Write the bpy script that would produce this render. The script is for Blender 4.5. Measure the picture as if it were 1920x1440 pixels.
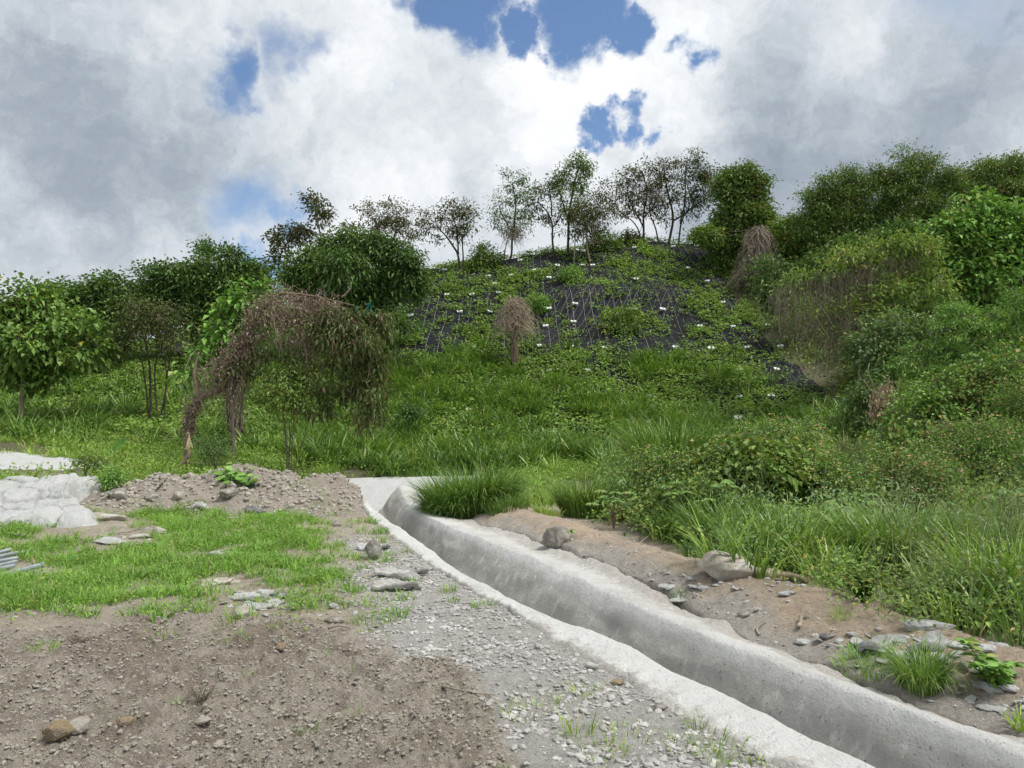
import bpy, math, random
import numpy as np
from mathutils import Vector

# ------------------------------------------------------------------ scene, camera, light
scene = bpy.context.scene
for o in list(bpy.data.objects):
    bpy.data.objects.remove(o)
COL = scene.collection
R = math.radians
rng = np.random.default_rng(11)
random.seed(11)

FPX = 1387.0          # focal length in pixels of a 1920 px wide frame
CAM_Z = 1.6
PITCH = math.atan((800 - 720) / FPX)
cam_data = bpy.data.cameras.new('camera')
cam_data.sensor_width = 36.0
cam_data.lens = 36.0 * FPX / 1920.0
cam_data.clip_start = 0.05
cam_data.clip_end = 3000
cam = bpy.data.objects.new('camera', cam_data)
cam.location = (0, 0, CAM_Z)
cam.rotation_euler = (math.pi / 2 + PITCH, 0, 0)
COL.objects.link(cam)
scene.camera = cam
scene.view_settings.view_transform = 'Standard'
scene.view_settings.look = 'None'
scene.view_settings.exposure = 0.44
scene.view_settings.gamma = 1.0
scene.render.engine = 'CYCLES'
scene.cycles.max_bounces = 6
scene.cycles.diffuse_bounces = 3
scene.cycles.transmission_bounces = 3
scene.cycles.use_adaptive_sampling = True
scene.cycles.adaptive_threshold = 0.02

cp, sp = math.cos(PITCH), math.sin(PITCH)

def ray(u, v):
    cx = (u - 960.0) / FPX
    cy = (720.0 - v) / FPX
    return np.array([cx, cp - cy * sp, sp + cy * cp])

def P(u, v, D):                     # a point seen at pixel (u, v), D metres ahead
    d = ray(u, v)
    return np.array([0, 0, CAM_Z]) + d * (D / d[1])

def PZ(u, v, z):                    # a point seen at pixel (u, v) at the height z
    d = ray(u, v)
    return np.array([0, 0, CAM_Z]) + d * ((z - CAM_Z) / d[2])

def proj(x, y, z):
    zz = z - CAM_Z
    fw = y * cp + zz * sp
    up = -y * sp + zz * cp
    fw = np.where(fw < 0.05, 0.05, fw)
    return 960 + FPX * x / fw, 720 - FPX * up / fw

SUN_EL, SUN_AZ = R(60), R(112)       # azimuth clockwise from +Y (ahead)
sun_data = bpy.data.lights.new('sun', 'SUN')
sun_data.energy = 3.0
sun_data.angle = R(20)
sun_data.color = (1.0, 0.965, 0.90)
sun = bpy.data.objects.new('sun', sun_data)
COL.objects.link(sun)
sdir = Vector((math.sin(SUN_AZ) * math.cos(SUN_EL), math.cos(SUN_AZ) * math.cos(SUN_EL), math.sin(SUN_EL)))
sun.rotation_euler = (-sdir).to_track_quat('-Z', 'Y').to_euler()

# ---- world: Nishita sky seen through a broken deck of clouds
world = bpy.data.worlds.new('World')
scene.world = world
world.use_nodes = True
wn, wl = world.node_tree.nodes, world.node_tree.links
wn.clear()

class NT:
    def __init__(s, tree): s.n, s.l = tree.nodes, tree.links
    def node(s, t, **kw):
        nd = s.n.new(t)
        for k, v in kw.items(): setattr(nd, k, v)
        return nd
    def put(s, sock, val):
        if isinstance(val, bpy.types.NodeSocket): s.l.new(val, sock)
        else:
            if sock.type == 'RGBA' and isinstance(val, tuple) and len(val) == 3: val = (*val, 1.0)
            sock.default_value = val
    def math(s, op, a, b=0.0, c=None, clamp=False):
        nd = s.node('ShaderNodeMath', operation=op, use_clamp=clamp)
        s.put(nd.inputs[0], a); s.put(nd.inputs[1], b)
        if c is not None: s.put(nd.inputs[2], c)
        return nd.outputs[0]
    def vec(s, op, a, b=(0, 0, 0), out=0, scale=None):
        nd = s.node('ShaderNodeVectorMath', operation=op)
        s.put(nd.inputs[0], a)
        if op != 'SCALE' and op != 'NORMALIZE' and op != 'LENGTH': s.put(nd.inputs[1], b)
        if scale is not None: s.put(nd.inputs['Scale'], scale)
        return nd.outputs['Value'] if out == 'v' else nd.outputs[0]
    def noise(s, vec, scale, detail=4, rough=0.55, color=False, dist=0.0):
        nd = s.node('ShaderNodeTexNoise')
        if vec is not None: s.put(nd.inputs['Vector'], vec)
        nd.inputs['Scale'].default_value = scale
        nd.inputs['Detail'].default_value = detail
        nd.inputs['Roughness'].default_value = rough
        nd.inputs['Distortion'].default_value = dist
        return nd.outputs['Color' if color else 'Fac']
    def maprange(s, v, a, b, c=0.0, d=1.0, smooth=True):
        nd = s.node('ShaderNodeMapRange', interpolation_type='SMOOTHSTEP' if smooth else 'LINEAR')
        s.put(nd.inputs['Value'], v)
        nd.inputs['From Min'].default_value = a; nd.inputs['From Max'].default_value = b
        nd.inputs['To Min'].default_value = c; nd.inputs['To Max'].default_value = d
        return nd.outputs[0]
    def mix(s, f, a, b, mode='MIX'):
        nd = s.node('ShaderNodeMix', data_type='RGBA', blend_type=mode)
        s.put(nd.inputs['Factor'], f)
        for sock, v in ((nd.inputs[6], a), (nd.inputs[7], b)):
            if isinstance(v, tuple) and len(v) == 3: v = (*v, 1.0)
            s.put(sock, v)
        return nd.outputs[2]
    def ramp(s, f, stops):
        nd = s.node('ShaderNodeValToRGB')
        s.put(nd.inputs[0], f)
        e = nd.color_ramp.elements
        while len(e) > 1: e.remove(e[-1])
        e[0].position, e[0].color = stops[0][0], (*stops[0][1], 1)
        for p, c in stops[1:]:
            k = e.new(p); k.color = (*c, 1)
        return nd.outputs[0]

W = NT(world.node_tree)
gen = W.node('ShaderNodeTexCoord').outputs['Generated']
sky = W.node('ShaderNodeTexSky', sky_type='NISHITA', sun_disc=False)
sky.sun_elevation = SUN_EL
sky.sun_rotation = SUN_AZ
sky.air_density = 1.0
sky.dust_density = 0.6
wobble = W.vec('SUBTRACT', W.noise(gen, 4.0, 6, 0.6, color=True), (0.5, 0.5, 0.5))
wob2 = W.vec('SUBTRACT', W.noise(gen, 17.0, 5, 0.62, color=True), (0.5, 0.5, 0.5))
dirw = W.vec('ADD', gen, W.vec('SCALE', wobble, scale=0.20))
dirw = W.vec('ADD', dirw, W.vec('SCALE', wob2, scale=0.09))
dirw = W.vec('ADD', dirw, (0.0, 0.0, 0.0))

def spot(u, v, rad, soft=0.35):
    d = ray(u, v); d = d / np.linalg.norm(d)
    dist = W.vec('DISTANCE', dirw, tuple(d), out='v')
    r = rad / FPX
    return W.maprange(dist, r * (1 + soft), r * max(0.0, 1 - soft), 0.0, 1.0)

blue = None
for (u, v, r_, s_, a) in [(870, 15, 72, .6, 1), (775, 5, 36, .8, .7), (985, 60, 48, .5, 1), (1085, 22, 84, .5, 1), (1170, 72, 42, .6, 1), (1310, 100, 34, .7, .9), (700, 10, 30, .9, .45),
                          (1155, 238, 52, .4, 1), (1225, 262, 34, .6, .9), (480, 365, 78, .9, .75), (555, 385, 55, .8, .75), (505, 500, 48, .9, .9), (620, 345, 30, .9, .3),
                          (430, 130, 56, .8, .85), (540, 100, 50, .9, .62), (600, 105, 42, .9, .6), (400, 185, 30, .9, .5), (760, 185, 26, .9, .35), (760, 265, 24, .9, .25), (2300, -400, 300, .6, .8), (-600, -600, 300, .6, .8)]:
    m = W.math('MULTIPLY', spot(u, v, r_, s_), a)
    blue = m if blue is None else W.math('MAXIMUM', blue, m)
# brightness of the cloud deck
detail = W.noise(dirw, 5.0, 10, 0.66)
detail2 = W.noise(gen, 2.2, 5, 0.5)
L = W.math('ADD', W.math('MULTIPLY', W.math('SUBTRACT', detail, 0.5), 1.05), 0.56)
L = W.math('ADD', L, W.math('MULTIPLY', W.math('SUBTRACT', detail2, 0.5), 0.3))
for (u, v, r_, a) in [(190, 280, 330, -.17), (330, 380, 140, -.10), (120, 250, 150, -.08), (60, 60, 180, .03), (380, 40, 120, .04), (1440, 270, 190, -.22), (1700, 330, 260, -.14), (1850, 120, 150, -.06),
                      (1000, 130, 190, .10), (1110, 290, 130, .12), (1010, 60, 60, .15), (700, 90, 120, .16), (660, 250, 180, .07), (640, 400, 130, .10), (1300, 180, 110, .14), (1600, 130, 110, .2),
                      (880, 230, 110, -.10), (330, 480, 140, .22), (60, 480, 140, .10), (900, 380, 150, .07), (1230, 320, 70, .12), (120, 420, 90, -.02), (1220, 120, 110, .06)]:
    L = W.math('ADD', L, W.math('MULTIPLY', spot(u, v, r_, .95), a))
cloud = W.ramp(L, [(0.0, (.16, .195, .235)), (0.32, (.32, .37, .425)), (0.47, (.46, .505, .55)), (0.60, (.59, .625, .66)), (0.78, (.76, .785, .81)), (1.0, (.93, .93, .93))])
cloud10 = W.vec('SCALE', cloud, scale=9.1)
skyc = W.mix(1.0, sky.outputs[0], (0.92, 1.02, 1.12), 'MULTIPLY')
final = W.mix(W.maprange(W.math('ADD', blue, W.math('MULTIPLY', W.math('SUBTRACT', detail, 0.5), .5)), .12, .88), cloud10, skyc)
bg = W.node('ShaderNodeBackground')
W.put(bg.inputs['Color'], final)
bg.inputs['Strength'].default_value = 0.1
out = W.node('ShaderNodeOutputWorld')
wl.new(bg.outputs[0], out.inputs[0])
world.cycles.sampling_method = 'MANUAL'
world.cycles.sample_map_resolution = 512

# ------------------------------------------------------------------ numeric helpers
def _hash(ix, iy, iz, seed):
    h = (ix.astype(np.int64) * 374761393 + iy.astype(np.int64) * 668265263 + iz.astype(np.int64) * 2147483647 + seed * 974711) & 0x7fffffff
    h = ((h ^ (h >> 13)) * 1274126177) & 0x7fffffff
    h = (h ^ (h >> 16)) & 0xffff
    return h / 65535.0

def vnoise(x, y, z=None, seed=0):
    x = np.asarray(x, float); y = np.asarray(y, float)
    z = np.zeros_like(x) if z is None else np.asarray(z, float)
    ix, iy, iz = np.floor(x), np.floor(y), np.floor(z)
    fx, fy, fz = x - ix, y - iy, z - iz
    sx, sy, sz = [f * f * (3 - 2 * f) for f in (fx, fy, fz)]
    r = 0
    for a in (0, 1):
        for b in (0, 1):
            for c in (0, 1):
                w = (sx if a else 1 - sx) * (sy if b else 1 - sy) * (sz if c else 1 - sz)
                r = r + w * _hash(ix + a, iy + b, iz + c, seed)
    return r                          # 0..1

def fbm(x, y, oct=4, seed=0, z=None, rough=0.5):
    x = np.asarray(x, float); y = np.asarray(y, float)
    s, a, t = 0, 1.0, 0
    for i in range(oct):
        s = s + a * vnoise(x, y, z, seed + i); t += a
        x = x * 2.03 + 3.7; y = y * 2.03 + 1.3; z = None if z is None else np.asarray(z) * 2.03
        a *= rough
    return s / t

def sstep(a, b, x):
    t = np.clip((x - a) / (b - a), 0, 1)
    return t * t * (3 - 2 * t)

def ell(u, v, cu, cv, ru, rv, soft=0.35):
    d = np.sqrt(((u - cu) / ru) ** 2 + ((v - cv) / rv) ** 2)
    return 1 - sstep(1 - soft, 1 + soft, d)

# ------------------------------------------------------------------ terrain heights
def vz(u, v, D): return float(P(u, v, D)[2])
COLS = {
 -500: [(0, 0), (9, 0), (14, .35), (20, 1.0), (28, 2.2), (34, 3.3), (40, 4.4), (46, 5.2), (60, 5.4)],
 0:    [(0, 0), (9, 0), (13, .15), (16, .45), (17, .64), (19.5, .9), (24, 1.2), (28, 'v795'), (34, 'v740'), (40, 'v700'), (46, 'v675'), (60, 6.0)],
 200:  [(0, 0), (9, 0), (13, .10), (16, .40), (20, .75), (24, 1.0), (28, 'v790'), (34, 'v722'), (40, 'v672'), (46, 'v655'), (60, 6.8)],
 400:  [(0, 0), (12, 0), (16, .30), (20, .5), (24, .7), (28, 'v795'), (34, 'v715'), (40, 'v655'), (46, 'v625'), (60, 7.9)],
 600:  [(0, 0), (12, 0), (20, .15), (24, .3), (28, 'v825'), (33, 'v745'), (38, 'v660'), (43, 'v600'), (48, 'v565'), (60, 10.0)],
 800:  [(0, 0), (12, 0), (20, 0), (24, .05), (28, 'v840'), (32, 'v765'), (37, 'v665'), (42, 'v580'), (46, 'v522'), (48, 'v502'), (60, 12.0)],
 1000: [(0, 0), (12, 0), (20, .05), (24, .1), (28, 'v840'), (32, 'v765'), (37, 'v665'), (42, 'v575'), (46, 'v508'), (49, 'v472'), (60, 13.4)],
 1200: [(0, 0), (12, 0), (20, .05), (24, .1), (28, 'v838'), (32, 'v765'), (37, 'v665'), (42, 'v575'), (46, 'v503'), (50, 'v451'), (60, 14.3)],
 1400: [(0, 0), (12, 0), (20, .1), (24, .2), (28, 'v830'), (32, 'v765'), (37, 'v665'), (42, 'v575'), (46, 'v503'), (50, 'v448'), (60, 14.4)],
 1600: [(0, 0), (12, 0), (20, .3), (24, 'v835'), (28, 'v785'), (32, 'v728'), (37, 'v640'), (42, 'v560'), (47, 'v485'), (52, 'v440'), (62, 15.3)],
 1800: [(0, 0), (10, 0), (16, .5), (20, 'v800'), (24, 'v752'), (28, 'v700'), (34, 'v620'), (40, 'v540'), (46, 'v475'), (52, 'v435'), (62, 15.6)],
 2000: [(0, 0), (10, 0), (16, .8), (20, 'v775'), (24, 'v730'), (28, 'v680'), (34, 'v600'), (40, 'v525'), (46, 'v465'), (52, 'v430'), (62, 15.8)],
 2600: [(0, 0), (10, 0), (16, 1.2), (20, 2.4), (24, 3.9), (28, 5.6), (34, 8.2), (40, 10.6), (46, 12.6), (52, 14.0), (62, 15.0)],
}
YK = np.concatenate([np.linspace(-40, 62, 409), [80, 120, 250, 600, 1500]])
ks = sorted(COLS)
SK = np.array([(u - 960) / FPX for u in ks])
TAB = []
for u in ks:
    pts = [(D, z if not isinstance(z, str) else vz(u, float(z[1:]), D)) for D, z in COLS[u]]
    zz = np.interp(YK, [p[0] for p in pts], [p[1] for p in pts])
    k = np.exp(-0.5 * (np.arange(-12, 13) / 4.5) ** 2); k /= k.sum()
    sm = np.convolve(np.pad(zz[:409], 12, mode='edge'), k, 'valid')
    TAB.append(np.concatenate([sm, zz[409:]]))
TAB = np.array(TAB)

def base_h(x, y):
    yy = np.maximum(y, 3.0)
    s = x / (yy * cp)
    sc = np.clip(s, SK[0], SK[-1] - 1e-6)
    i = np.clip(np.searchsorted(SK, sc) - 1, 0, len(SK) - 2)
    f = (sc - SK[i]) / (SK[i + 1] - SK[i])
    f = f * f * (3 - 2 * f) * 0.5 + f * 0.5
    j = np.clip(np.searchsorted(YK, y) - 1, 0, len(YK) - 2)
    g = np.clip((y - YK[j]) / (YK[j + 1] - YK[j]), 0, 1)
    a = TAB[i, j] * (1 - g) + TAB[i, j + 1] * g
    b = TAB[i + 1, j] * (1 - g) + TAB[i + 1, j + 1] * g
    return a * (1 - f) + b * f

# ---- channel frame from its crest lines
def smooth_poly(pts, n=260, it=2):
    pts = np.array(pts, float)
    for _ in range(it):
        q = [pts[0]]
        for a, b in zip(pts[:-1], pts[1:]):
            q += [a * .75 + b * .25, a * .25 + b * .75]
        q.append(pts[-1]); pts = np.array(q)
    d = np.r_[0, np.cumsum(np.linalg.norm(np.diff(pts, axis=0), axis=1))]
    t = np.linspace(0, d[-1], n)
    return np.stack([np.interp(t, d, pts[:, k]) for k in range(pts.shape[1])], 1)

def pzl(l, z): return [PZ(u, v, z)[:2] for u, v in l]
LC = smooth_poly([PZ(2400, 1790, .03)[:2]] + pzl([(1900, 1560), (1760, 1490), (1640, 1438), (1530, 1390), (1430, 1340), (1370, 1300), (1260, 1260), (1140, 1200), (1000, 1150), (890, 1090), (830, 1045), (745, 990), (700, 957), (672, 928)], .03))
RC = smooth_poly([PZ(2500, 1690, .06)[:2]] + pzl([(2200, 1545), (1914, 1412), (1793, 1367), (1681, 1319), (1612, 1297), (1533, 1267), (1467, 1240), (1352, 1203), (1230, 1155), (1130, 1108), (1030, 1058), (950, 1026), (870, 1000), (800, 972), (757, 940), (748, 918)], .08))
LO = smooth_poly([PZ(2200, 1810, 0)[:2]] + pzl([(1800, 1600), (1600, 1510), (1470, 1442), (1390, 1398), (1250, 1325), (1100, 1245), (960, 1155), (860, 1095), (760, 1030), (695, 975), (665, 945)], 0.0))
RO = smooth_poly([PZ(2600, 1620, 0)[:2]] + pzl([(2260, 1480), (1920, 1368), (1823, 1344), (1742, 1316), (1648, 1274), (1597, 1246), (1491, 1212), (1400, 1186), (1310, 1140), (1230, 1106), (1140, 1066), (1050, 1032), (940, 996), (870, 968), (825, 940), (805, 912)], 0.05))
CC = (LC + RC) / 2
CC = smooth_poly(CC[::8], 300, 2)
TT = np.gradient(CC, axis=0); TT /= np.linalg.norm(TT, axis=1)[:, None]
NN = np.stack([TT[:, 1], -TT[:, 0]], 1)           # points to the right of travel (away from camera travel) 
def widths(line):
    o = []
    for c, t, n in zip(CC, TT, NN):
        d = line - c
        k = np.argmin(np.abs(d @ t) + 0.15 * np.abs(d @ n))
        o.append((d[k] @ n))
    o = np.array(o)
    kk = np.ones(13) / 13
    return np.convolve(np.pad(o, 6, mode='edge'), kk, 'valid')
wLC, wRC, wLO, wRO = widths(LC), widths(RC), widths(LO), widths(RO)
wLO = np.minimum(wLO, wLC - .12)
wRO = np.maximum(wRO, wRC + .15)
CDEP = 0.50

def chan_section(i, q, wob=0.0):
    """height above local ground of the channel surface at centre index i (float array) and offset q"""
    ii = np.clip(i, 0, len(CC) - 1)
    f = lambda w: np.interp(ii, np.arange(len(CC)), w)
    lc, rc, lo, ro = f(wLC), f(wRC), f(wLO), f(wRO)
    z = np.zeros_like(q)
    bl, br = lc * 0.45 + 0.02, rc * 0.10
    zl = 0.045; zr = 0.10
    zz = np.where(q < lc, -0.05 + (zl + .05) * sstep(0, 1, (q - lo) / np.maximum(lc - lo, .01) * 1.3), 0)
    a = np.clip((q - lc) / np.maximum(bl - lc, .01), 0, 1)
    zz = np.where((q >= lc) & (q < bl), zl + (-CDEP - zl) * (a * 0.5 + 0.5 * a * a * (3 - 2 * a)), zz)
    zz = np.where((q >= bl) & (q < br), -CDEP, zz)
    b = np.clip((q - br) / np.maximum(rc - br, .01), 0, 1)
    zz = np.where((q >= br) & (q < rc), -CDEP + (CDEP + zr) * (b * 0.75 + 0.25 * np.sin(b * np.pi / 2)), zz)
    c = np.clip((q - rc) / np.maximum(ro - rc, .01), 0, 1)
    zz = np.where(q >= rc, zr - (zr + .05) * c * c * (1.6 - .6 * c), zz)
    return zz

def chan_frame(x, y):
    """nearest centreline index and offset for points near the channel; index -1 elsewhere"""
    idx = np.full(x.shape, -1.0); q = np.full(x.shape, 99.0)
    near = np.where((y > -1) & (y < 22) & (x > -6.5) & (x < 7))[0]
    for k in range(0, len(near), 20000):
        s = near[k:k + 20000]
        d = (x[s, None] - CC[None, :, 0]) ** 2 + (y[s, None] - CC[None, :, 1]) ** 2
        i = np.argmin(d, axis=1)
        dx, dy = x[s] - CC[i, 0], y[s] - CC[i, 1]
        along = dx * TT[i, 0] + dy * TT[i, 1]
        ok = np.abs(along) < 0.12
        idx[s] = np.where(ok, i, -1); q[s] = np.where(ok, dx * NN[i, 0] + dy * NN[i, 1], 99.0)
    return idx, q

def seg_dist(x, y, poly):
    """distance to a polyline and the parameter 0..1 along it"""
    best = np.full(x.shape, 1e9); par = np.zeros(x.shape)
    poly = np.array(poly)[:, :2]; n = len(poly) - 1
    for k in range(n):
        a, b = poly[k], poly[k + 1]; ab = b - a
        t = np.clip(((x - a[0]) * ab[0] + (y - a[1]) * ab[1]) / (ab @ ab), 0, 1)
        d = np.hypot(x - a[0] - t * ab[0], y - a[1] - t * ab[1])
        m = d < best
        best = np.where(m, d, best); par = np.where(m, (k + t) / n, par)
    return best, par

MOUND = [P(245, 910, 13.9), P(340, 895, 14.4), P(440, 895, 14.6), P(560, 895, 14.8), P(640, 905, 14.8), P(672, 915, 15)]
BERM = [PZ(960, 950, .25), PZ(1060, 985, .25), PZ(1200, 1025, .25), PZ(1350, 1075, .22), PZ(1560, 1130, .2), PZ(1780, 1205, .18), PZ(1950, 1260, .15), PZ(2300, 1400, .1)]
DIRTL = PZ(300, 1330, 0)

def height(x, y, fine=True, cut=True):
    x = np.asarray(x, float); y = np.asarray(y, float)
    sh = x.shape; x = x.ravel(); y = y.ravel()
    h = base_h(x, y)
    s = (x / np.maximum(y, 1) * FPX) + 960
    # hill undulation
    hill = sstep(26, 34, y) * (1 - sstep(60, 90, y))
    h = h + hill * ((fbm(x * .22, y * .22, 4, 5) - .5) * (1.0 - .7 * sstep(42, 47, y)) + (fbm(x * .9, y * .9, 3, 8) - .5) * .35)
    for (u, v, D, r, a) in [(1235, 568, 42, 1.9, .8), (1075, 560, 42, 1.6, .7), (1150, 630, 39, 1.5, .4), (1010, 640, 38, 1.4, .4), (1140, 560, 42, 1.5, .5)]:
        c = P(u, v, D)
        h = h + a * np.exp(-((x - c[0]) ** 2 + (y - c[1]) ** 2) / (r * r))
    # mound on the left of the drain mouth
    d, t = seg_dist(x, y, MOUND)
    n = fbm(x * 1.1, y * 1.1, 4, 21)
    hm = (.30 + .26 * sstep(0, .35, t) + .04 * np.sin(t * 20)) * (1 - sstep(.0, 1, d / (1.75 + .5 * (n - .5)))) 
    lump = (fbm(x * 2.2, y * 2.2, 5, 31, rough=.62) - .45)
    h = h + hm * (1 + .9 * lump) + sstep(2.2, .8, d) * (fbm(x * 4, y * 4, 5, 33, rough=.72) - .5) * .22
    # spoil berm on the right bank
    d2, t2 = seg_dist(x, y, BERM)
    n2 = fbm(x * 1.3, y * 1.3, 3, 41)
    h = h + (.25 + .10 * (n2 - .5)) * (1 - sstep(0, 1, d2 / (.75 + .25 * n2))) * 1.0
    h = h + sstep(1.6, .3, d2) * (fbm(x * 4, y * 4, 4, 43, rough=.65) - .5) * .09
    # general unevenness near
    near = 1 - sstep(20, 30, y)
    h = h + near * ((fbm(x * .45, y * .45, 3, 51) - .5) * .08)
    if fine:
        u, v = proj(x, y, h)
        dirt = dirt_mask(u, v, x, y)
        grav = grav_mask(u, v, x, y)
        vis = (y > .3) & (y < 22)
        xx, yy = x[vis], y[vis]
        cl = fbm(xx * 9, yy * 9, 5, 61, rough=.68)
        rid = 1 - np.abs(vnoise(xx * 16, yy * 16, seed=71) * 2 - 1)
        cl2 = vnoise(xx * 30, yy * 30, seed=72)
        add = dirt[vis] * ((cl - .5) * .15 + (rid * rid - .4) * .030 + (cl2 - .5) * .034 + (vnoise(xx * 4.2, yy * 4.2, seed=77) - .5) * .035)
        g1 = vnoise(xx * 22, yy * 22, seed=81); g2 = fbm(xx * 6, yy * 6, 4, 83, rough=.6)
        add = add + grav[vis] * ((np.maximum(g1, .45) - .5) * .028 + (g2 - .5) * .05)
        rest = np.clip(1 - dirt[vis] - grav[vis], 0, 1)
        add = add + rest * (fbm(xx * 5, yy * 5, 5, 85, rough=.66) - .5) * .075
        h[vis] = h[vis] + add
    if not cut: return h.reshape(sh)
    # toe ditch and the cut under the channel
    idx, q = chan_frame(x, y)
    inn = idx >= 0
    ii = np.maximum(idx, 0)
    lo = np.interp(ii, np.arange(len(CC)), wLO); ro = np.interp(ii, np.arange(len(CC)), wRO)
    depth_in = np.where(inn, np.minimum(q - lo, ro - q), -1)
    sec = chan_section(ii, q)
    flat = base_h(x, y) + near * ((fbm(x * .45, y * .45, 3, 51) - .5) * .08)
    k = np.where(inn, sstep(0.0, .10, depth_in), 0)
    h = h * (1 - k) + (flat + np.minimum(sec, 0) - .20) * k
    # calm the ground right beside the lips
    side = np.where(inn & (q < 0), sstep(-.4, 0.0, depth_in), 0) * (1 - k) * .5
    h = h * (1 - side * .75) + flat * side * .75
    dd, tt = seg_dist(x, y, TOE)
    h = np.where((dd < 2.3), np.minimum(h, h * sstep(1.3, 2.3, dd) + (-.75) * (1 - sstep(1.3, 2.3, dd))), h)
    dd, tt = seg_dist(x, y, [(-3.3, 17.6, 0), (-3.7, 19.2, 0), (-3.0, 20.5, 0)])
    h = np.where(dd < 1.1, np.minimum(h, h * sstep(.55, 1.1, dd) - .75 * (1 - sstep(.55, 1.1, dd))), h)
    return h.reshape(sh)

TOE = [P(690, 915, 21.0), P(775, 912, 21.4), P(850, 905, 21.8)]
TOE = [np.array([p[0], p[1], 0]) for p in TOE]

def dirt_mask(u, v, x, y):
    # dark tilled soil in the lower left of the yard
    n = (fbm(x * 1.6, y * 1.6, 4, 91) - .5)
    line = 1195 + 0 * u
    line = line + np.where(u > 500, (u - 500) * .18, 0) + np.where(u > 850, (u - 850) * 1.1, 0)
    m = sstep(-45, 25, v - line + n * 190)
    return m * (y > .2) * sstep(1240, 1060, u + n * 200)

def grav_mask(u, v, x, y):
    n = (fbm(x * 1.3, y * 1.3, 4, 95) - .5)
    m = sstep(600, 760, u + n * 160) * sstep(985, 1040, v + n * 60)
    m = np.maximum(m, sstep(1050, 1160, u) * sstep(1030, 1085, v) * .8)
    m = m * np.where(x > np.interp(y, CC[:, 1], CC[:, 0]) + .2, .12, 1)
    return np.clip(m * (1 - dirt_mask(u, v, x, y)), 0, 1)

def ground_at(x, y): return float(height(np.array([x]), np.array([y]))[0])
def G(u, v):                         # terrain point seen at the pixel
    d = ray(u, v)
    D = np.concatenate([np.linspace(1.2, 12, 500), np.linspace(12, 60, 900)])
    pts = np.array([0, 0, CAM_Z])[None] + d[None] * (D / d[1])[:, None]
    hh = height(pts[:, 0], pts[:, 1])
    k = np.where(pts[:, 2] < hh)[0]
    i = k[0] if len(k) else len(D) - 1
    return np.array([pts[i, 0], pts[i, 1], hh[i]])

# ------------------------------------------------------------------ materials
def new_mat(name):
    m = bpy.data.materials.new(name); m.use_nodes = True
    m.node_tree.nodes.clear()
    return m, NT(m.node_tree)

def finish(T, color, rough=0.85, bump=None, bstr=0.3, bdist=0.02, spec=0.3, transl=0.0, metallic=0.0, normal=None, tcolor=None):
    b = T.node('ShaderNodeBsdfPrincipled')
    T.put(b.inputs['Base Color'], color)
    T.put(b.inputs['Roughness'], rough)
    b.inputs['Specular IOR Level'].default_value = spec
    b.inputs['Metallic'].default_value = metallic
    if bump is not None:
        bn = T.node('ShaderNodeBump')
        bn.inputs['Strength'].default_value = bstr
        bn.inputs['Distance'].default_value = bdist
        T.put(bn.inputs['Height'], bump)
        T.l.new(bn.outputs[0], b.inputs['Normal'])
    o = T.node('ShaderNodeOutputMaterial')
    if transl:
        t = T.node('ShaderNodeBsdfTranslucent')
        T.put(t.inputs['Color'], tcolor if tcolor is not None else color)
        mx = T.node('ShaderNodeMixShader'); mx.inputs[0].default_value = transl
        T.l.new(b.outputs[0], mx.inputs[1]); T.l.new(t.outputs[0], mx.inputs[2])
        T.l.new(mx.outputs[0], o.inputs[0])
    else:
        T.l.new(b.outputs[0], o.inputs[0])

def leaf_mat(name, a, b, c=None, frac=0.06, transl=0.20, rough=0.5, scale=0.35, spec=0.25):
    """leaves: two greens mixed per leaf and by branch, a few of a third colour"""
    m, T = new_mat(name)
    g = T.node('ShaderNodeNewGeometry')
    rnd = g.outputs['Random Per Island']
    pos = g.outputs['Position']
    n = T.noise(pos, scale, 3, 0.6)
    f = T.math('ADD', T.math('MULTIPLY', rnd, 0.75), T.math('MULTIPLY', T.maprange(n, .35, .65), 0.25))
    col = T.mix(f, a, b)
    if c is not None:
        r2 = T.math('FRACT', T.math('MULTIPLY', rnd, 37.7))
        n2 = T.noise(pos, scale * 2.3 + .2, 2, 0.5)
        k = T.math('GREATER_THAN', T.math('ADD', r2, T.math('MULTIPLY', T.math('SUBTRACT', n2, 0.5), .8)), 1 - frac)
        col = T.mix(k, col, c)
    tc = T.mix(1.0, col, (1.25, 1.25, .55), 'MULTIPLY')
    finish(T, col, rough, spec=spec, transl=transl, tcolor=tc)
    return m

def bark_mat(name, a, b, scale=9, stretch=4):
    m, T = new_mat(name)
    tc = T.node('ShaderNodeTexCoord').outputs['Object']
    mp = T.node('ShaderNodeMapping'); mp.inputs['Scale'].default_value = (1, 1, 1.0 / stretch)
    T.l.new(tc, mp.inputs[0])
    n = T.noise(mp.outputs[0], scale, 6, 0.65)
    n2 = T.noise(tc, 2.0, 3, 0.6)
    col = T.mix(T.maprange(n, .35, .65), a, b)
    col = T.mix(T.math('MULTIPLY', T.maprange(n2, .45, .7), .4), col, tuple(.6 * k for k in a))
    finish(T, col, .9, bump=n, bstr=.6, bdist=.02, spec=.15)
    return m

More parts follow.
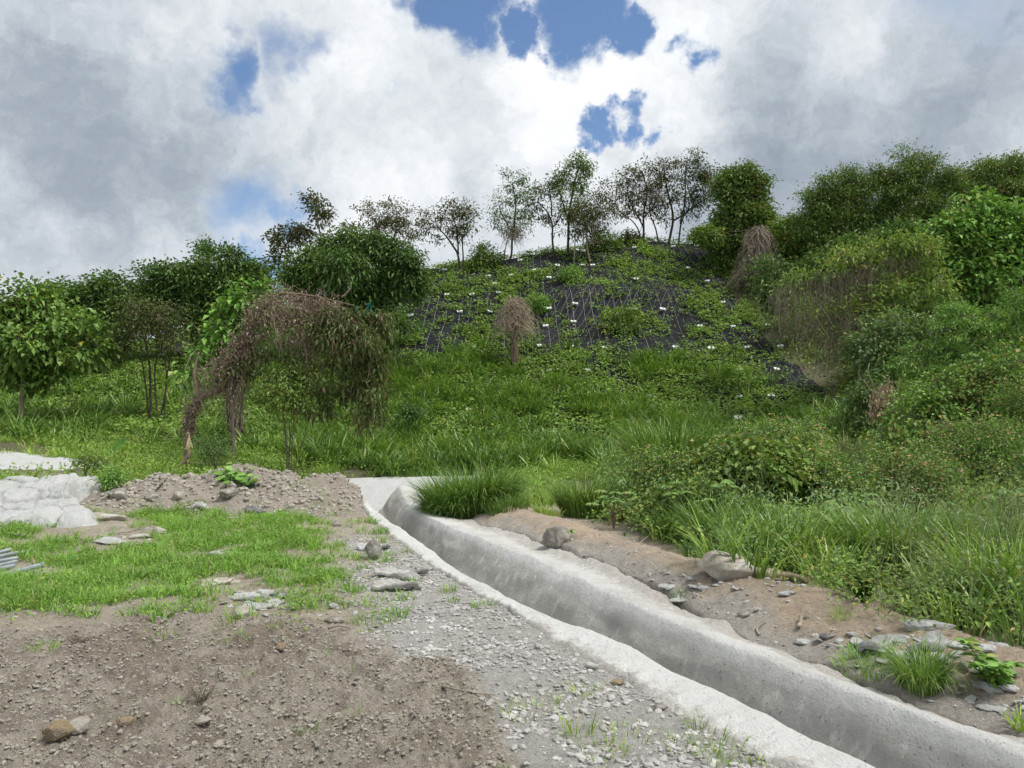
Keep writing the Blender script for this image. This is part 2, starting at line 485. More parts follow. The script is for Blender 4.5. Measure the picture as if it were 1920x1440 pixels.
def stone_mat(name, a, b, c=None, scale=4, bd=.03, rough=.9):
    m, T = new_mat(name)
    tc = T.node('ShaderNodeTexCoord').outputs['Object']
    n = T.noise(tc, scale, 8, .65)
    n2 = T.noise(tc, scale * 7, 6, .7)
    n3 = T.noise(tc, scale * .45, 3, .6)
    col = T.mix(T.maprange(n, .35, .65), a, b)
    if c is not None: col = T.mix(T.maprange(n3, .5, .62), col, c)
    col = T.mix(T.math('MULTIPLY', T.maprange(n2, .5, .75), .35), col, tuple(.55 * k for k in a))
    h = T.math('ADD', n, T.math('MULTIPLY', n2, .35))
    finish(T, col, rough, bump=h, bstr=.9, bdist=bd, spec=.2)
    return m

# ground: base colour comes from the soil type stored per vertex
def ground_material():
    m, T = new_mat('soil')
    at = T.node('ShaderNodeAttribute', attribute_name='soil')
    tc = T.node('ShaderNodeTexCoord').outputs['Object']
    fine = T.noise(tc, 34, 8, .72)
    mid = T.noise(tc, 7, 6, .65)
    grit = T.noise(tc, 120, 4, .7)
    k = T.math('ADD', T.math('ADD', T.math('MULTIPLY', T.maprange(fine, .34, .66, 0, 1, False), .45), T.math('MULTIPLY', T.maprange(mid, .3, .7, 0, 1, False), .30)), T.math('MULTIPLY', T.maprange(grit, .34, .66, 0, 1, False), .25))
    dark = T.mix(1.0, at.outputs['Color'], (.47, .455, .44), 'MULTIPLY')
    lite = T.mix(1.0, at.outputs['Color'], (1.34, 1.33, 1.32), 'MULTIPLY')
    col = T.mix(k, dark, lite)
    h = T.math('ADD', T.math('ADD', T.math('MULTIPLY', fine, 1.0), T.math('MULTIPLY', mid, 1.2)), T.math('MULTIPLY', grit, .7))
    finish(T, col, .95, bump=h, bstr=.9, bdist=.05, spec=.12)
    return m
M_SOIL = ground_material()

def concrete_material(name, light, dark, streak):
    m, T = new_mat(name)
    at = T.node('ShaderNodeAttribute', attribute_name='wear_shade')
    tc = T.node('ShaderNodeTexCoord').outputs['Object']
    a = T.noise(tc, 2.2, 6, .62)
    b = T.noise(tc, 14, 7, .7)
    c = T.noise(tc, 60, 4, .75)
    pit = T.noise(tc, 38, 2, .5)
    mp = T.node('ShaderNodeMapping'); mp.inputs['Scale'].default_value = (9, 9, 1.2); T.l.new(tc, mp.inputs[0])
    st = T.noise(mp.outputs[0], 1.0, 5, .65)
    w = T.math('ADD', at.outputs['Fac'], T.math('MULTIPLY', T.math('SUBTRACT', a, .5), 1.1))
    w = T.math('ADD', w, T.math('MULTIPLY', T.math('SUBTRACT', b, .5), .7))
    col = T.mix(T.maprange(w, -.1, .95), light, dark)  # darker tone: grime on the rocks, painted shade on the channel walls
    col = T.mix(T.math('MULTIPLY', T.maprange(st, .52, .68), T.math('MULTIPLY', at.outputs['Fac'], .8)), col, streak)
    col = T.mix(T.math('MULTIPLY', T.maprange(pit, .66, .74), T.math('MULTIPLY', T.maprange(at.outputs['Fac'], .3, .8), .5)), col, (.24, .23, .21))
    col = T.mix(T.math('MULTIPLY', T.maprange(c, .52, .8), .16), col, tuple(.5 * k for k in dark))
    du = T.node('ShaderNodeAttribute', attribute_name='dust')
    dn = T.math('ADD', T.math('ADD', du.outputs['Fac'], T.math('MULTIPLY', T.math('SUBTRACT', a, .5), .7)), T.math('MULTIPLY', T.math('SUBTRACT', b, .5), 1.3))
    dcol = T.mix(T.maprange(c, .35, .65), (.36, .34, .31), (.50, .475, .44))
    col = T.mix(T.math('MULTIPLY', T.maprange(dn, .32, .62), T.math('GREATER_THAN', du.outputs['Fac'], .02)), col, dcol)
    h = T.math('ADD', T.math('ADD', T.math('MULTIPLY', b, 1.2), T.math('MULTIPLY', c, .5)), T.math('MULTIPLY', T.maprange(pit, .66, .76), -.5))
    finish(T, col, .9, bump=h, bstr=.85, bdist=.035, spec=.15)
    return m
M_CONC = concrete_material('sprayed_concrete', (.62, .615, .595), (.41, .40, .37), (.62, .61, .585))
M_CONCW = concrete_material('pale_sprayed_concrete', (.50, .505, .495), (.33, .335, .325), (.6, .6, .6))

M_ROCKW = stone_mat('pale_rock', (.44, .40, .34), (.34, .305, .25), (.50, .475, .43), 11)
M_ROCKG = stone_mat('grey_rock', (.20, .185, .16), (.30, .28, .25), (.40, .37, .33), 11)
M_ROCKB = stone_mat('ochre_rock', (.34, .26, .16), (.22, .165, .10), (.30, .25, .19), 22)
M_CRUST = stone_mat('concrete_crust', (.52, .52, .505), (.38, .38, .37), None, 20)
M_CRUSTD = stone_mat('dark_crust', (.13, .13, .13), (.22, .215, .21), (.36, .35, .34), 20)
M_CLOD = stone_mat('soil_clod', (.42, .388, .333), (.32, .292, .248), (.46, .427, .37), 24)
M_GRAVEL = stone_mat('grey_gravel', (.42, .41, .39), (.31, .30, .285), (.48, .47, .45), 5, .01)
M_WOOD = bark_mat('dry_wood', (.36, .31, .25), (.24, .20, .155))
M_SPLIT = bark_mat('fresh_split_wood', (.86, .70, .46), (.72, .53, .30), 14, 8)
M_BARK = bark_mat('grey_bark', (.20, .175, .145), (.115, .095, .078))
M_BARKL = bark_mat('pale_bark', (.34, .29, .22), (.24, .20, .15))
M_BARKD = bark_mat('dark_bark', (.075, .062, .05), (.045, .037, .03))
M_BARKR = bark_mat('reddish_bark', (.27, .20, .145), (.16, .115, .085))

L_DARK = leaf_mat('dark_leaves', (0.044, 0.086, 0.028), (0.177, 0.304, 0.085), (0.220, 0.273, 0.072), .05)
L_MID = leaf_mat('mid_leaves', (0.057, 0.105, 0.022), (0.240, 0.367, 0.079), (0.347, 0.295, 0.068), .05)
L_BRIGHT = leaf_mat('bright_leaves', (0.080, 0.165, 0.033), (0.294, 0.523, 0.117), (0.320, 0.372, 0.091), .05)
L_BIG = leaf_mat('large_leaves', (0.070, 0.136, 0.031), (0.246, 0.396, 0.090), (0.372, 0.343, 0.057), .01)
L_OLIVE = leaf_mat('olive_leaves', (0.052, 0.077, 0.025), (0.180, 0.221, 0.083), (0.224, 0.145, 0.101), .06)
L_SPARSE = leaf_mat('sparse_leaves', (0.051, 0.074, 0.028), (0.156, 0.181, 0.078), (0.192, 0.125, 0.080), .10)
L_FOREST = leaf_mat('forest_leaves', (0.066, 0.122, 0.030), (0.231, 0.343, 0.090), (0.294, 0.232, 0.109), .06)
L_GLAUC = leaf_mat('bluish_leaves', (0.060, 0.111, 0.044), (0.253, 0.376, 0.152), (0.346, 0.394, 0.121), .06)
L_FEATH = leaf_mat('feathery_leaves', (0.069, 0.147, 0.036), (0.286, 0.502, 0.119), (0.340, 0.447, 0.092), .10)
L_YELL = leaf_mat('yellowish_leaves', (0.086, 0.146, 0.031), (0.327, 0.478, 0.118), (0.380, 0.372, 0.104), .10)
L_VINE = leaf_mat('vine_leaves', (0.061, 0.125, 0.030), (0.282, 0.454, 0.104), (0.352, 0.254, 0.102), .06)
L_BROWN = leaf_mat('dead_leaves', (.145, .108, .080), (.30, .235, .175), (.46, .38, .31), .14, transl=.15)
L_PALED = leaf_mat('bleached_leaves', (0.468, 0.338, 0.247), (0.676, 0.533, 0.403), (0.325, 0.221, 0.156), .2, transl=.15)
L_DRYST = leaf_mat('dry_stems', (.150, .120, .092), (.34, .285, .225), None, transl=0, rough=.9, spec=.1)
L_DRYPALE = leaf_mat('pale_dry_stems', (0.250, 0.200, 0.150), (0.420, 0.350, 0.270), None, transl=0, rough=.9, spec=.1)
G_GRASS = leaf_mat('lawn_grass', (0.081, 0.176, 0.030), (0.335, 0.588, 0.117), (0.436, 0.380, 0.203), .04, transl=.32, scale=1.2)
G_TALL = leaf_mat('tall_grass', (0.051, 0.118, 0.023), (0.211, 0.353, 0.076), (0.383, 0.448, 0.161), .05, transl=.26, scale=.6, rough=.36, spec=.35)
G_TALLB = leaf_mat('bright_tall_grass', (0.095, 0.180, 0.028), (0.408, 0.612, 0.116), (0.567, 0.536, 0.219), .08, transl=.28, scale=.6, rough=.34, spec=.4)
G_COVER = leaf_mat('creeper', (0.070, 0.134, 0.027), (0.324, 0.502, 0.095), (0.300, 0.380, 0.090), .03, transl=.3, scale=.5)
G_SEED = leaf_mat('seed_heads', (.16, .22, .08), (.27, .31, .14), None, transl=.25)
L_BANANA = leaf_mat('banana_leaf', (.12, .27, .05), (.16, .33, .06), None)
M_FLOWER, _T = new_mat('flower_petals')
_g = _T.node('ShaderNodeNewGeometry').outputs['Random Per Island']
finish(_T, _T.ramp(_g, [(0, (.88, .66, .26)), (.5, (.86, .55, .34)), (.8, (.84, .52, .48)), (1, (.92, .78, .5))]), .6, transl=.2)

# ------------------------------------------------------------------ mesh building
class MB:
    """collects vertices and quads / triangles"""
    def __init__(s): s.v, s.q, s.t, s.n = [], [], [], 0
    def add(s, v, q=None, t=None):
        v = np.asarray(v, float).reshape(-1, 3)
        if q is not None and len(q): s.q.append(np.asarray(q, np.int64).reshape(-1, 4) + s.n)
        if t is not None and len(t): s.t.append(np.asarray(t, np.int64).reshape(-1, 3) + s.n)
        s.v.append(v); s.n += len(v)
    def mesh(s, name, mat, smooth=False, origin=(0, 0, 0), mats=None):
        me = bpy.data.meshes.new(name)
        v = np.concatenate(s.v) - np.array(origin)
        q = np.concatenate(s.q) if s.q else np.zeros((0, 4), np.int64)
        t = np.concatenate(s.t) if s.t else np.zeros((0, 3), np.int64)
        me.vertices.add(len(v)); me.vertices.foreach_set('co', v.astype(np.float32).ravel())
        me.loops.add(len(q) * 4 + len(t) * 3)
        me.loops.foreach_set('vertex_index', np.concatenate([q.ravel(), t.ravel()]).astype(np.int32))
        me.polygons.add(len(q) + len(t))
        ls = np.concatenate([np.arange(len(q)) * 4, len(q) * 4 + np.arange(len(t)) * 3]).astype(np.int32)
        me.polygons.foreach_set('loop_start', ls)
        me.polygons.foreach_set('use_smooth', np.full(len(ls), smooth))
        me.update(calc_edges=True)
        if mat: me.materials.append(mat)
        return me
    def build(s, name, mat, parent=None, smooth=False, origin=(0, 0, 0)):
        if parent is not None and tuple(origin) == (0, 0, 0): origin = tuple(parent.location)
        me = s.mesh(name, mat, smooth, origin)
        o = bpy.data.objects.new(name, me)
        COL.objects.link(o)
        if parent is not None: o.parent = parent
        else: o.location = origin
        return o

def tag(o, label=None, cat=None, group=None, kind=None):
    if label: o['label'] = label
    if cat: o['category'] = cat
    if group: o['group'] = group
    if kind: o['kind'] = kind
    return o

def empty(name, loc, label, cat, group=None):
    o = bpy.data.objects.new(name, None)
    o.empty_display_size = .2
    o.location = tuple(float(k) for k in loc)
    COL.objects.link(o)
    return tag(o, label, cat, group)

def unit(v): return v / np.maximum(np.linalg.norm(v, axis=-1, keepdims=True), 1e-9)

def tube(mb, pts, rad, n=6, cap=True):
    pts = np.asarray(pts, float); m = len(pts)
    rad = np.broadcast_to(np.asarray(rad, float), (m,)) if np.ndim(rad) == 0 else np.asarray(rad, float)
    if len(rad) != m: rad = np.interp(np.linspace(0, 1, m), np.linspace(0, 1, len(rad)), rad)
    t = unit(np.gradient(pts, axis=0))
    ref = np.where(np.abs(t[:, 2:3]) > .9, np.array([[1., 0, 0]]), np.array([[0, 0, 1.]]))
    a = unit(np.cross(t, ref)); b = np.cross(t, a)
    ang = np.linspace(0, 2 * np.pi, n, endpoint=False)
    ring = pts[:, None] + rad[:, None, None] * (np.cos(ang)[None, :, None] * a[:, None] + np.sin(ang)[None, :, None] * b[:, None])
    v = ring.reshape(-1, 3)
    i = np.arange(m - 1)[:, None] * n; k = np.arange(n)[None]; k2 = (k + 1) % n
    q = np.stack([i + k, i + k2, i + n + k2, i + n + k], -1).reshape(-1, 4)
    tr = None
    if cap:
        v = np.concatenate([v, pts[:1], pts[-1:]])
        kk = np.arange(n); c0, c1 = m * n, m * n + 1
        tr = np.concatenate([np.stack([np.full(n, c0), (kk + 1) % n, kk], 1), np.stack([np.full(n, c1), (m - 1) * n + kk, (m - 1) * n + (kk + 1) % n], 1)])
    mb.add(v, q, tr)

def thin_tubes(mb, A, B, r0, r1, sag=0.0):
    """many 3-sided twigs from A to B at once"""
    A = np.asarray(A); B = np.asarray(B); n = len(A)
    if n == 0: return
    mid = (A + B) / 2 + rng.normal(0, 1, (n, 3)) * np.linalg.norm(B - A, axis=1, keepdims=True) * .07
    mid[:, 2] -= sag
    pts = np.stack([A, mid, B], 1)
    d = unit(B - A); ref = np.where(np.abs(d[:, 2:3]) > .9, np.array([[1., 0, 0]]), np.array([[0, 0, 1.]]))
    a = unit(np.cross(d, ref)); b = np.cross(d, a)
    r = np.stack([np.broadcast_to(r0, (n,)), np.broadcast_to((np.asarray(r0) + r1) / 2, (n,)), np.broadcast_to(r1, (n,))], 1)
    ang = np.array([0, 2.094, 4.189])
    off = np.cos(ang)[None, None, :, None] * a[:, None, None] + np.sin(ang)[None, None, :, None] * b[:, None, None]
    v = pts[:, :, None] + off * r[:, :, None, None]
    q = []
    for s_ in range(2):
        for k in range(3):
            q.append([s_ * 3 + k, s_ * 3 + (k + 1) % 3, s_ * 3 + 3 + (k + 1) % 3, s_ * 3 + 3 + k])
    q = (np.array(q)[None] + (np.arange(n) * 9)[:, None, None]).reshape(-1, 4)
    mb.add(v.reshape(-1, 3), q)

def leaves(mb, base, d, length, width, fold=.18, droop=.25, up=None, fine=False):
    """folded lens-shaped leaves, two quads each, from base along d"""
    n = len(base)
    if n == 0: return
    d = unit(d)
    ref = rng.normal(0, 1, (n, 3)) if up is None else up + rng.normal(0, .35, (n, 3))
    side = unit(np.cross(d, ref)); nrm = np.cross(side, d)
    L_ = np.broadcast_to(length, (n,))[:, None]; W_ = np.broadcast_to(width, (n,))[:, None] / 2
    tip = base + d * L_ - np.array([0, 0, 1.]) * L_ * droop
    if fine:
        zz = np.array([0, 0, 1.]) * L_ * droop
        m1 = base + d * L_ * .26 - zz * .06; m2 = base + d * L_ * .62 - zz * .4
        v = np.stack([base, m1 + side * W_ * .85 + nrm * W_ * fold * 1.7, m2 + side * W_ * .78 + nrm * W_ * fold * 1.5, tip, m2 - side * W_ * .78 + nrm * W_ * fold * 1.5, m1 - side * W_ * .85 + nrm * W_ * fold * 1.7, m1, m2], 1).reshape(-1, 3)
        q = np.array([[6, 1, 2, 7], [5, 6, 7, 4]]); t = np.array([[0, 1, 6], [0, 6, 5], [7, 2, 3], [7, 3, 4]])
        o = (np.arange(n) * 8)[:, None, None]
        mb.add(v, (q[None] + o).reshape(-1, 4), (t[None] + o).reshape(-1, 3)); return
    mid = base + d * L_ * .5 - np.array([0, 0, 1.]) * L_ * droop * .25
    l = mid + side * W_ + nrm * W_ * fold * 2
    r = mid - side * W_ + nrm * W_ * fold * 2
    v = np.stack([base, l, tip, r], 1).reshape(-1, 3)
    q = np.arange(n * 4).reshape(-1, 4)
    t = np.concatenate([q[:, [0, 1, 2]], q[:, [0, 2, 3]]])
    mb.add(v, None, t)

def blades(mb, base, d, length, width, bend, seg=3):
    """arching grass blades: base (n,3), horizontal lean direction d (n,2)"""
    n = len(base)
    if n == 0: return
    d = np.concatenate([unit(d), np.zeros((n, 1))], 1)
    length = np.broadcast_to(length, (n,)); width = np.broadcast_to(width, (n,)); bend = np.broadcast_to(bend, (n,))
    side = np.stack([-d[:, 1], d[:, 0], np.zeros(n)], 1)
    rot = rng.uniform(-.8, .8, n)
    side = side * np.cos(rot)[:, None] + d * np.sin(rot)[:, None]
    rows = []; pos = base.copy(); a0 = rng.uniform(.05, .35, n)
    for k in range(seg + 1):
        t = k / seg
        w = width * (1 - t ** 2.2) * .5 * (.7 + .3 * min(1, t * 3)) + .0004
        rows.append(pos - side * w[:, None]); rows.append(pos + side * w[:, None])
        ang = a0 + bend * ((k + .5) / seg) ** 1.3
        st = length / seg
        pos = pos + (d * np.sin(ang)[:, None] + np.array([0, 0, 1.]) * np.cos(ang)[:, None]) * st[:, None]
    v = np.stack(rows, 1).reshape(-1, 3); m = 2 * (seg + 1)
    q = np.array([[2 * k, 2 * k + 1, 2 * k + 3, 2 * k + 2] for k in range(seg)])
    q = (q[None] + (np.arange(n) * m)[:, None, None]).reshape(-1, 4)
    mb.add(v, q)

# ------------------------------------------------------------------ terrain mesh
def build_ground():
    ys = [-60, -30, -12, -4, -1, 0.3]
    y = 1.0
    while y < 62: ys.append(y); y += (y + 1.3) * (.0032 if y < 7 else .0048)
    while y < 1400: ys.append(y); y += (y - 40) * .09
    ys = np.array(ys)
    c = np.linspace(-1, 1, 760)
    s = np.sign(c) * (np.abs(c) * .80 + np.abs(c) ** 7 * 2.2)
    Wd = 1.8 + np.abs(ys)
    X = s[None] * Wd[:, None]; Y = np.repeat(ys[:, None], len(s), 1)
    Z = height(X, Y)
    u, v = proj(X, Y, Z)
    x, y = X, Y
    n1 = fbm(x * .8, y * .8, 4, 101); n2 = fbm(x * 3, y * 3, 4, 105)
    soil = np.array([.50, .44, .36])[None, None] * (0.82 + .36 * n2[..., None])       # dry beige soil of the yard
    def lay(mask, col):
        nonlocal soil
        soil = soil * (1 - mask[..., None]) + np.array(col)[None, None] * mask[..., None]
    lay(np.clip(grav_mask(u.ravel(), v.ravel(), x.ravel(), y.ravel()).reshape(x.shape) * (.75 + .4 * n2), 0, 1), (.54, .53, .50))
    # sand-coloured spoil on the right bank
    d2, _ = seg_dist(x.ravel(), y.ravel(), BERM)
    d2 = d2.reshape(x.shape)
    lay((1 - sstep(.5, 1.5, d2 + (n1 - .5) * 1.2)) * (.5 + .5 * n2), (.56, .45, .335))
    dr, _ = seg_dist(x.ravel(), y.ravel(), RO[::12]); dr = dr.reshape(x.shape)
    lay((1 - sstep(.02, .42, dr + (n2 - .5) * .6)) * .8, (.46, .44, .41))
    dm, _ = seg_dist(x.ravel(), y.ravel(), MOUND); dm = dm.reshape(x.shape)
    lay(1 - sstep(1.2, 2.4, dm + (n1 - .5)), (.43, .385, .33))
    lay(dirt_mask(u.ravel(), v.ravel(), x.ravel(), y.ravel()).reshape(x.shape), (.475, .43, .365))
    dk = dirt_mask(u.ravel(), v.ravel(), x.ravel(), y.ravel()).reshape(x.shape)
    lay(dk * sstep(.47, .62, n1 * .5 + n2 * .5) * .7, (.31, .262, .208))
    lay(dk * sstep(.52, .60, fbm(x * 9, y * 9, 4, 109)) * .5, (.27, .225, .18))
    # soil under the vegetation
    green = sstep(15, 18, y) + sstep(0, .5, d2 - 1.2) * ((x > 1.2) & (y > 2) & (X * .45 + Y > 6.8)) * .9
    green = np.clip(green, 0, 1)
    lay(green * .9, (.115, .115, .062))
    sheet = sstep(60, 0, np.abs(v - 735 + (u - 200) * .18) - 25) * (u < 420) * (y > 24)
    lay(np.clip(sheet * (n2 * 2 - .5), 0, 1), (.17, .14, .10))
    nr, nc = X.shape
    mb = MB()
    i = np.arange(nr - 1)[:, None] * nc; k = np.arange(nc - 1)[None]
    q = np.stack([i + k, i + k + 1, i + nc + k + 1, i + nc + k], -1).reshape(-1, 4)
    mb.add(np.stack([X, Y, Z], -1).reshape(-1, 3), q)
    o = mb.build('ground', M_SOIL, smooth=True)
    a = o.data.attributes.new('soil', 'FLOAT_COLOR', 'POINT')
    a.data.foreach_set('color', np.concatenate([soil.reshape(-1, 3), np.ones((nr * nc, 1))], 1).astype(np.float32).ravel())
    tag(o, kind='structure')
    return o
build_ground()

# ------------------------------------------------------------------ drainage channel
def with_dust(o, w):
    a = o.data.attributes.new('dust', 'FLOAT', 'POINT')
    a.data.foreach_set('value', np.asarray(w, np.float32).ravel())

def with_wear_shade(o, w):
    a = o.data.attributes.new('wear_shade', 'FLOAT', 'POINT')
    a.data.foreach_set('value', np.asarray(w, np.float32).ravel())

def build_channel():
    n = len(CC); ii = np.linspace(0, n - 1, 900)
    f = lambda w: np.interp(ii, np.arange(n), w)
    lc, rc, lo, ro = f(wLC), f(wRC), f(wLO), f(wRO)
    wob = (fbm(ii * .09, ii * 0, 4, 201) - .5)
    wob2 = (fbm(ii * .09, ii * 0 + 9, 4, 205) - .5)
    lo = lo + wob * .16; ro = ro + wob2 * .22
    bl, br = lc * .45 + .02, rc * .10
    segs = [(lo, lc, 14), (lc, bl, 16), (bl, br, 6), (br, rc, 26), (rc, ro, 14)]
    cols = []
    for a, b, m in segs:
        for k in range(m): cols.append(a + (b - a) * k / m)
    cols.append(ro)
    Q = np.stack(cols, 1)
    I = np.repeat(ii[:, None], Q.shape[1], 1)
    cx, cy = f(CC[:, 0]), f(CC[:, 1]); nx, ny = f(NN[:, 0]), f(NN[:, 1])
    X = cx[:, None] + nx[:, None] * Q; Y = cy[:, None] + ny[:, None] * Q
    Z0 = base_h(X.ravel(), Y.ravel()).reshape(X.shape) + (fbm(X * .45, Y * .45, 3, 51) - .5) * .08
    S = chan_section(I.ravel(), Q.ravel()).reshape(X.shape)
    # smooth the crest corners
    for _ in range(3):
        S2 = S.copy(); S2[:, 1:-1] = (S[:, :-2] + 2 * S[:, 1:-1] + S[:, 2:]) / 4; S = S2
    rel = (S + CDEP) / CDEP
    far = sstep(240, 290, I)
    HN = height(X.ravel(), Y.ravel(), True, False).reshape(X.shape)
    HN = np.minimum(HN, Z0 + .26 - .20 * sstep(225, 285, I))
    cr = np.clip((Q - rc[:, None]) / (ro - rc)[:, None], 0, 1); cl_ = np.clip((lc[:, None] - Q) / (lc - lo)[:, None], 0, 1)
    lumps = (fbm(X * 1.5, Y * 1.5, 3, 211, z=S * 2) - .5) * .09 + (fbm(X * 7, Y * 7, 4, 215, z=S * 7) - .5) * .030
    Z = Z0 + S + lumps * (1 - .6 * np.maximum(cr, cl_)) + far * np.where(Q > 0, .10, 0)
    for c_, zc in ((cr, .10), (cl_, .045)):
        w_ = c_ * c_ * (3 - 2 * c_)
        Z = np.where(c_ > 0, (Z0 + zc + lumps * .5 + far * np.where(Q > 0, .10, 0)) * (1 - w_) + (HN + .022 - .06 * sstep(.84, 1, c_)) * w_, Z)
    # the wall surface is uneven too
    off = (fbm(X * 1.2, Y * 1.2, 3, 221, z=S * 1.5) - .5) * .12 * sstep(-.45, -.25, S) * (1 - sstep(-.14, -.03, S))
    X = X + nx[:, None] * off; Y = Y + ny[:, None] * off
    wear_shade = np.where(Q > (lc + .05)[:, None], 1, .0) * sstep(1.14, .85, rel) * .9  # shade of the inner walls painted into the concrete colour; lips stay pale
    wear_shade = np.where(Q > rc[:, None], .32, wear_shade)
    wear_shade = np.where(Q < lc[:, None], .05, wear_shade)
    wear_shade = wear_shade + .35 * sstep(.35, .0, rel)  # painted shade deepens towards the channel floor
    nr, nc = X.shape
    i = np.arange(nr - 1)[:, None] * nc; k = np.arange(nc - 1)[None]
    q = np.stack([i + k, i + k + 1, i + nc + k + 1, i + nc + k], -1).reshape(-1, 4)
    mb = MB(); mb.add(np.stack([X, Y, Z], -1).reshape(-1, 3), q)
    o = mb.build('drainage_channel', M_CONC, smooth=True)
    with_wear_shade(o, wear_shade)
    with_dust(o, np.clip(np.maximum(cr * .95 - .05, cl_ * .8 - .15), 0, 1))
    tag(o, 'long grey sprayed concrete drainage channel curving through the yard', 'drainage channel')
build_channel()

def sheet(name, mat, cu, cv, fn, label, cat, wear_shade=0.0, nu=160, nv=60):
    U, V = np.meshgrid(np.linspace(0, 1, nu), np.linspace(0, 1, nv))
    X, Y, Z = fn(U, V)
    i = np.arange(nv - 1)[:, None] * nu; k = np.arange(nu - 1)[None]
    q = np.stack([i + k, i + k + 1, i + nu + k + 1, i + nu + k], -1).reshape(-1, 4)
    mb = MB(); mb.add(np.stack([X, Y, Z], -1).reshape(-1, 3), q)
    o = mb.build(name, mat, smooth=True)
    with_wear_shade(o, np.full(nu * nv, wear_shade) if np.isscalar(wear_shade) else wear_shade(U, V))
    return tag(o, label, cat)

# pale apron of the toe ditch at the head of the channel
A0, A1 = P(640, 960, 18.2), P(890, 960, 18.2)
def apron(U, V):
    x0 = P(560, 900, 19.6)[0]; x1 = P(905, 900, 20.6)[0]
    X = x0 + (x1 - x0) * U
    Y = 16.2 + V * 7.2 + (fbm(U * 5, V * 3, 3, 301) - .5) * .3
    prof = np.interp(V.ravel(), [0, .05, .40, .52, .86, .93, 1], [-.50, -.52, -.56, -.46, .04, .05, -.15]).reshape(V.shape)
    Z = prof + .10 * (U - .4) + (fbm(X * 2, Y * 2, 4, 303) - .5) * .10 - .2 * sstep(.08, 0, U)
    return X, Y, Z
sheet('concrete_apron', M_CONCW, 0, 0, apron, 'white concrete slope behind the head of the drainage channel', 'concrete apron', 0.0)

def toe_left(U, V):
    x0, x1 = P(-160, 860, 18)[0], P(165, 860, 18)[0]
    X = x0 + (x1 - x0) * U
    Y = 16.4 + V * (3.6 - 1.6 * U * U) + (fbm(U * 7, V * 2, 3, 311) - .5) * .5 + .9 * U * U
    Z = height(X, Y, False) + .10 * np.sin(np.pi * np.clip(V * 1.1 - .05, 0, 1)) + (fbm(X * 2.5, Y * 2.5, 4, 313) - .5) * .10 - .22 * (sstep(.06, 0, V) + sstep(.94, 1, V) + sstep(.94, 1, U))
    return X, Y, Z
sheet('concrete_slab', M_CONCW, 0, 0, toe_left, 'flat white concrete strip in the grass at the left edge', 'concrete slab', .1)

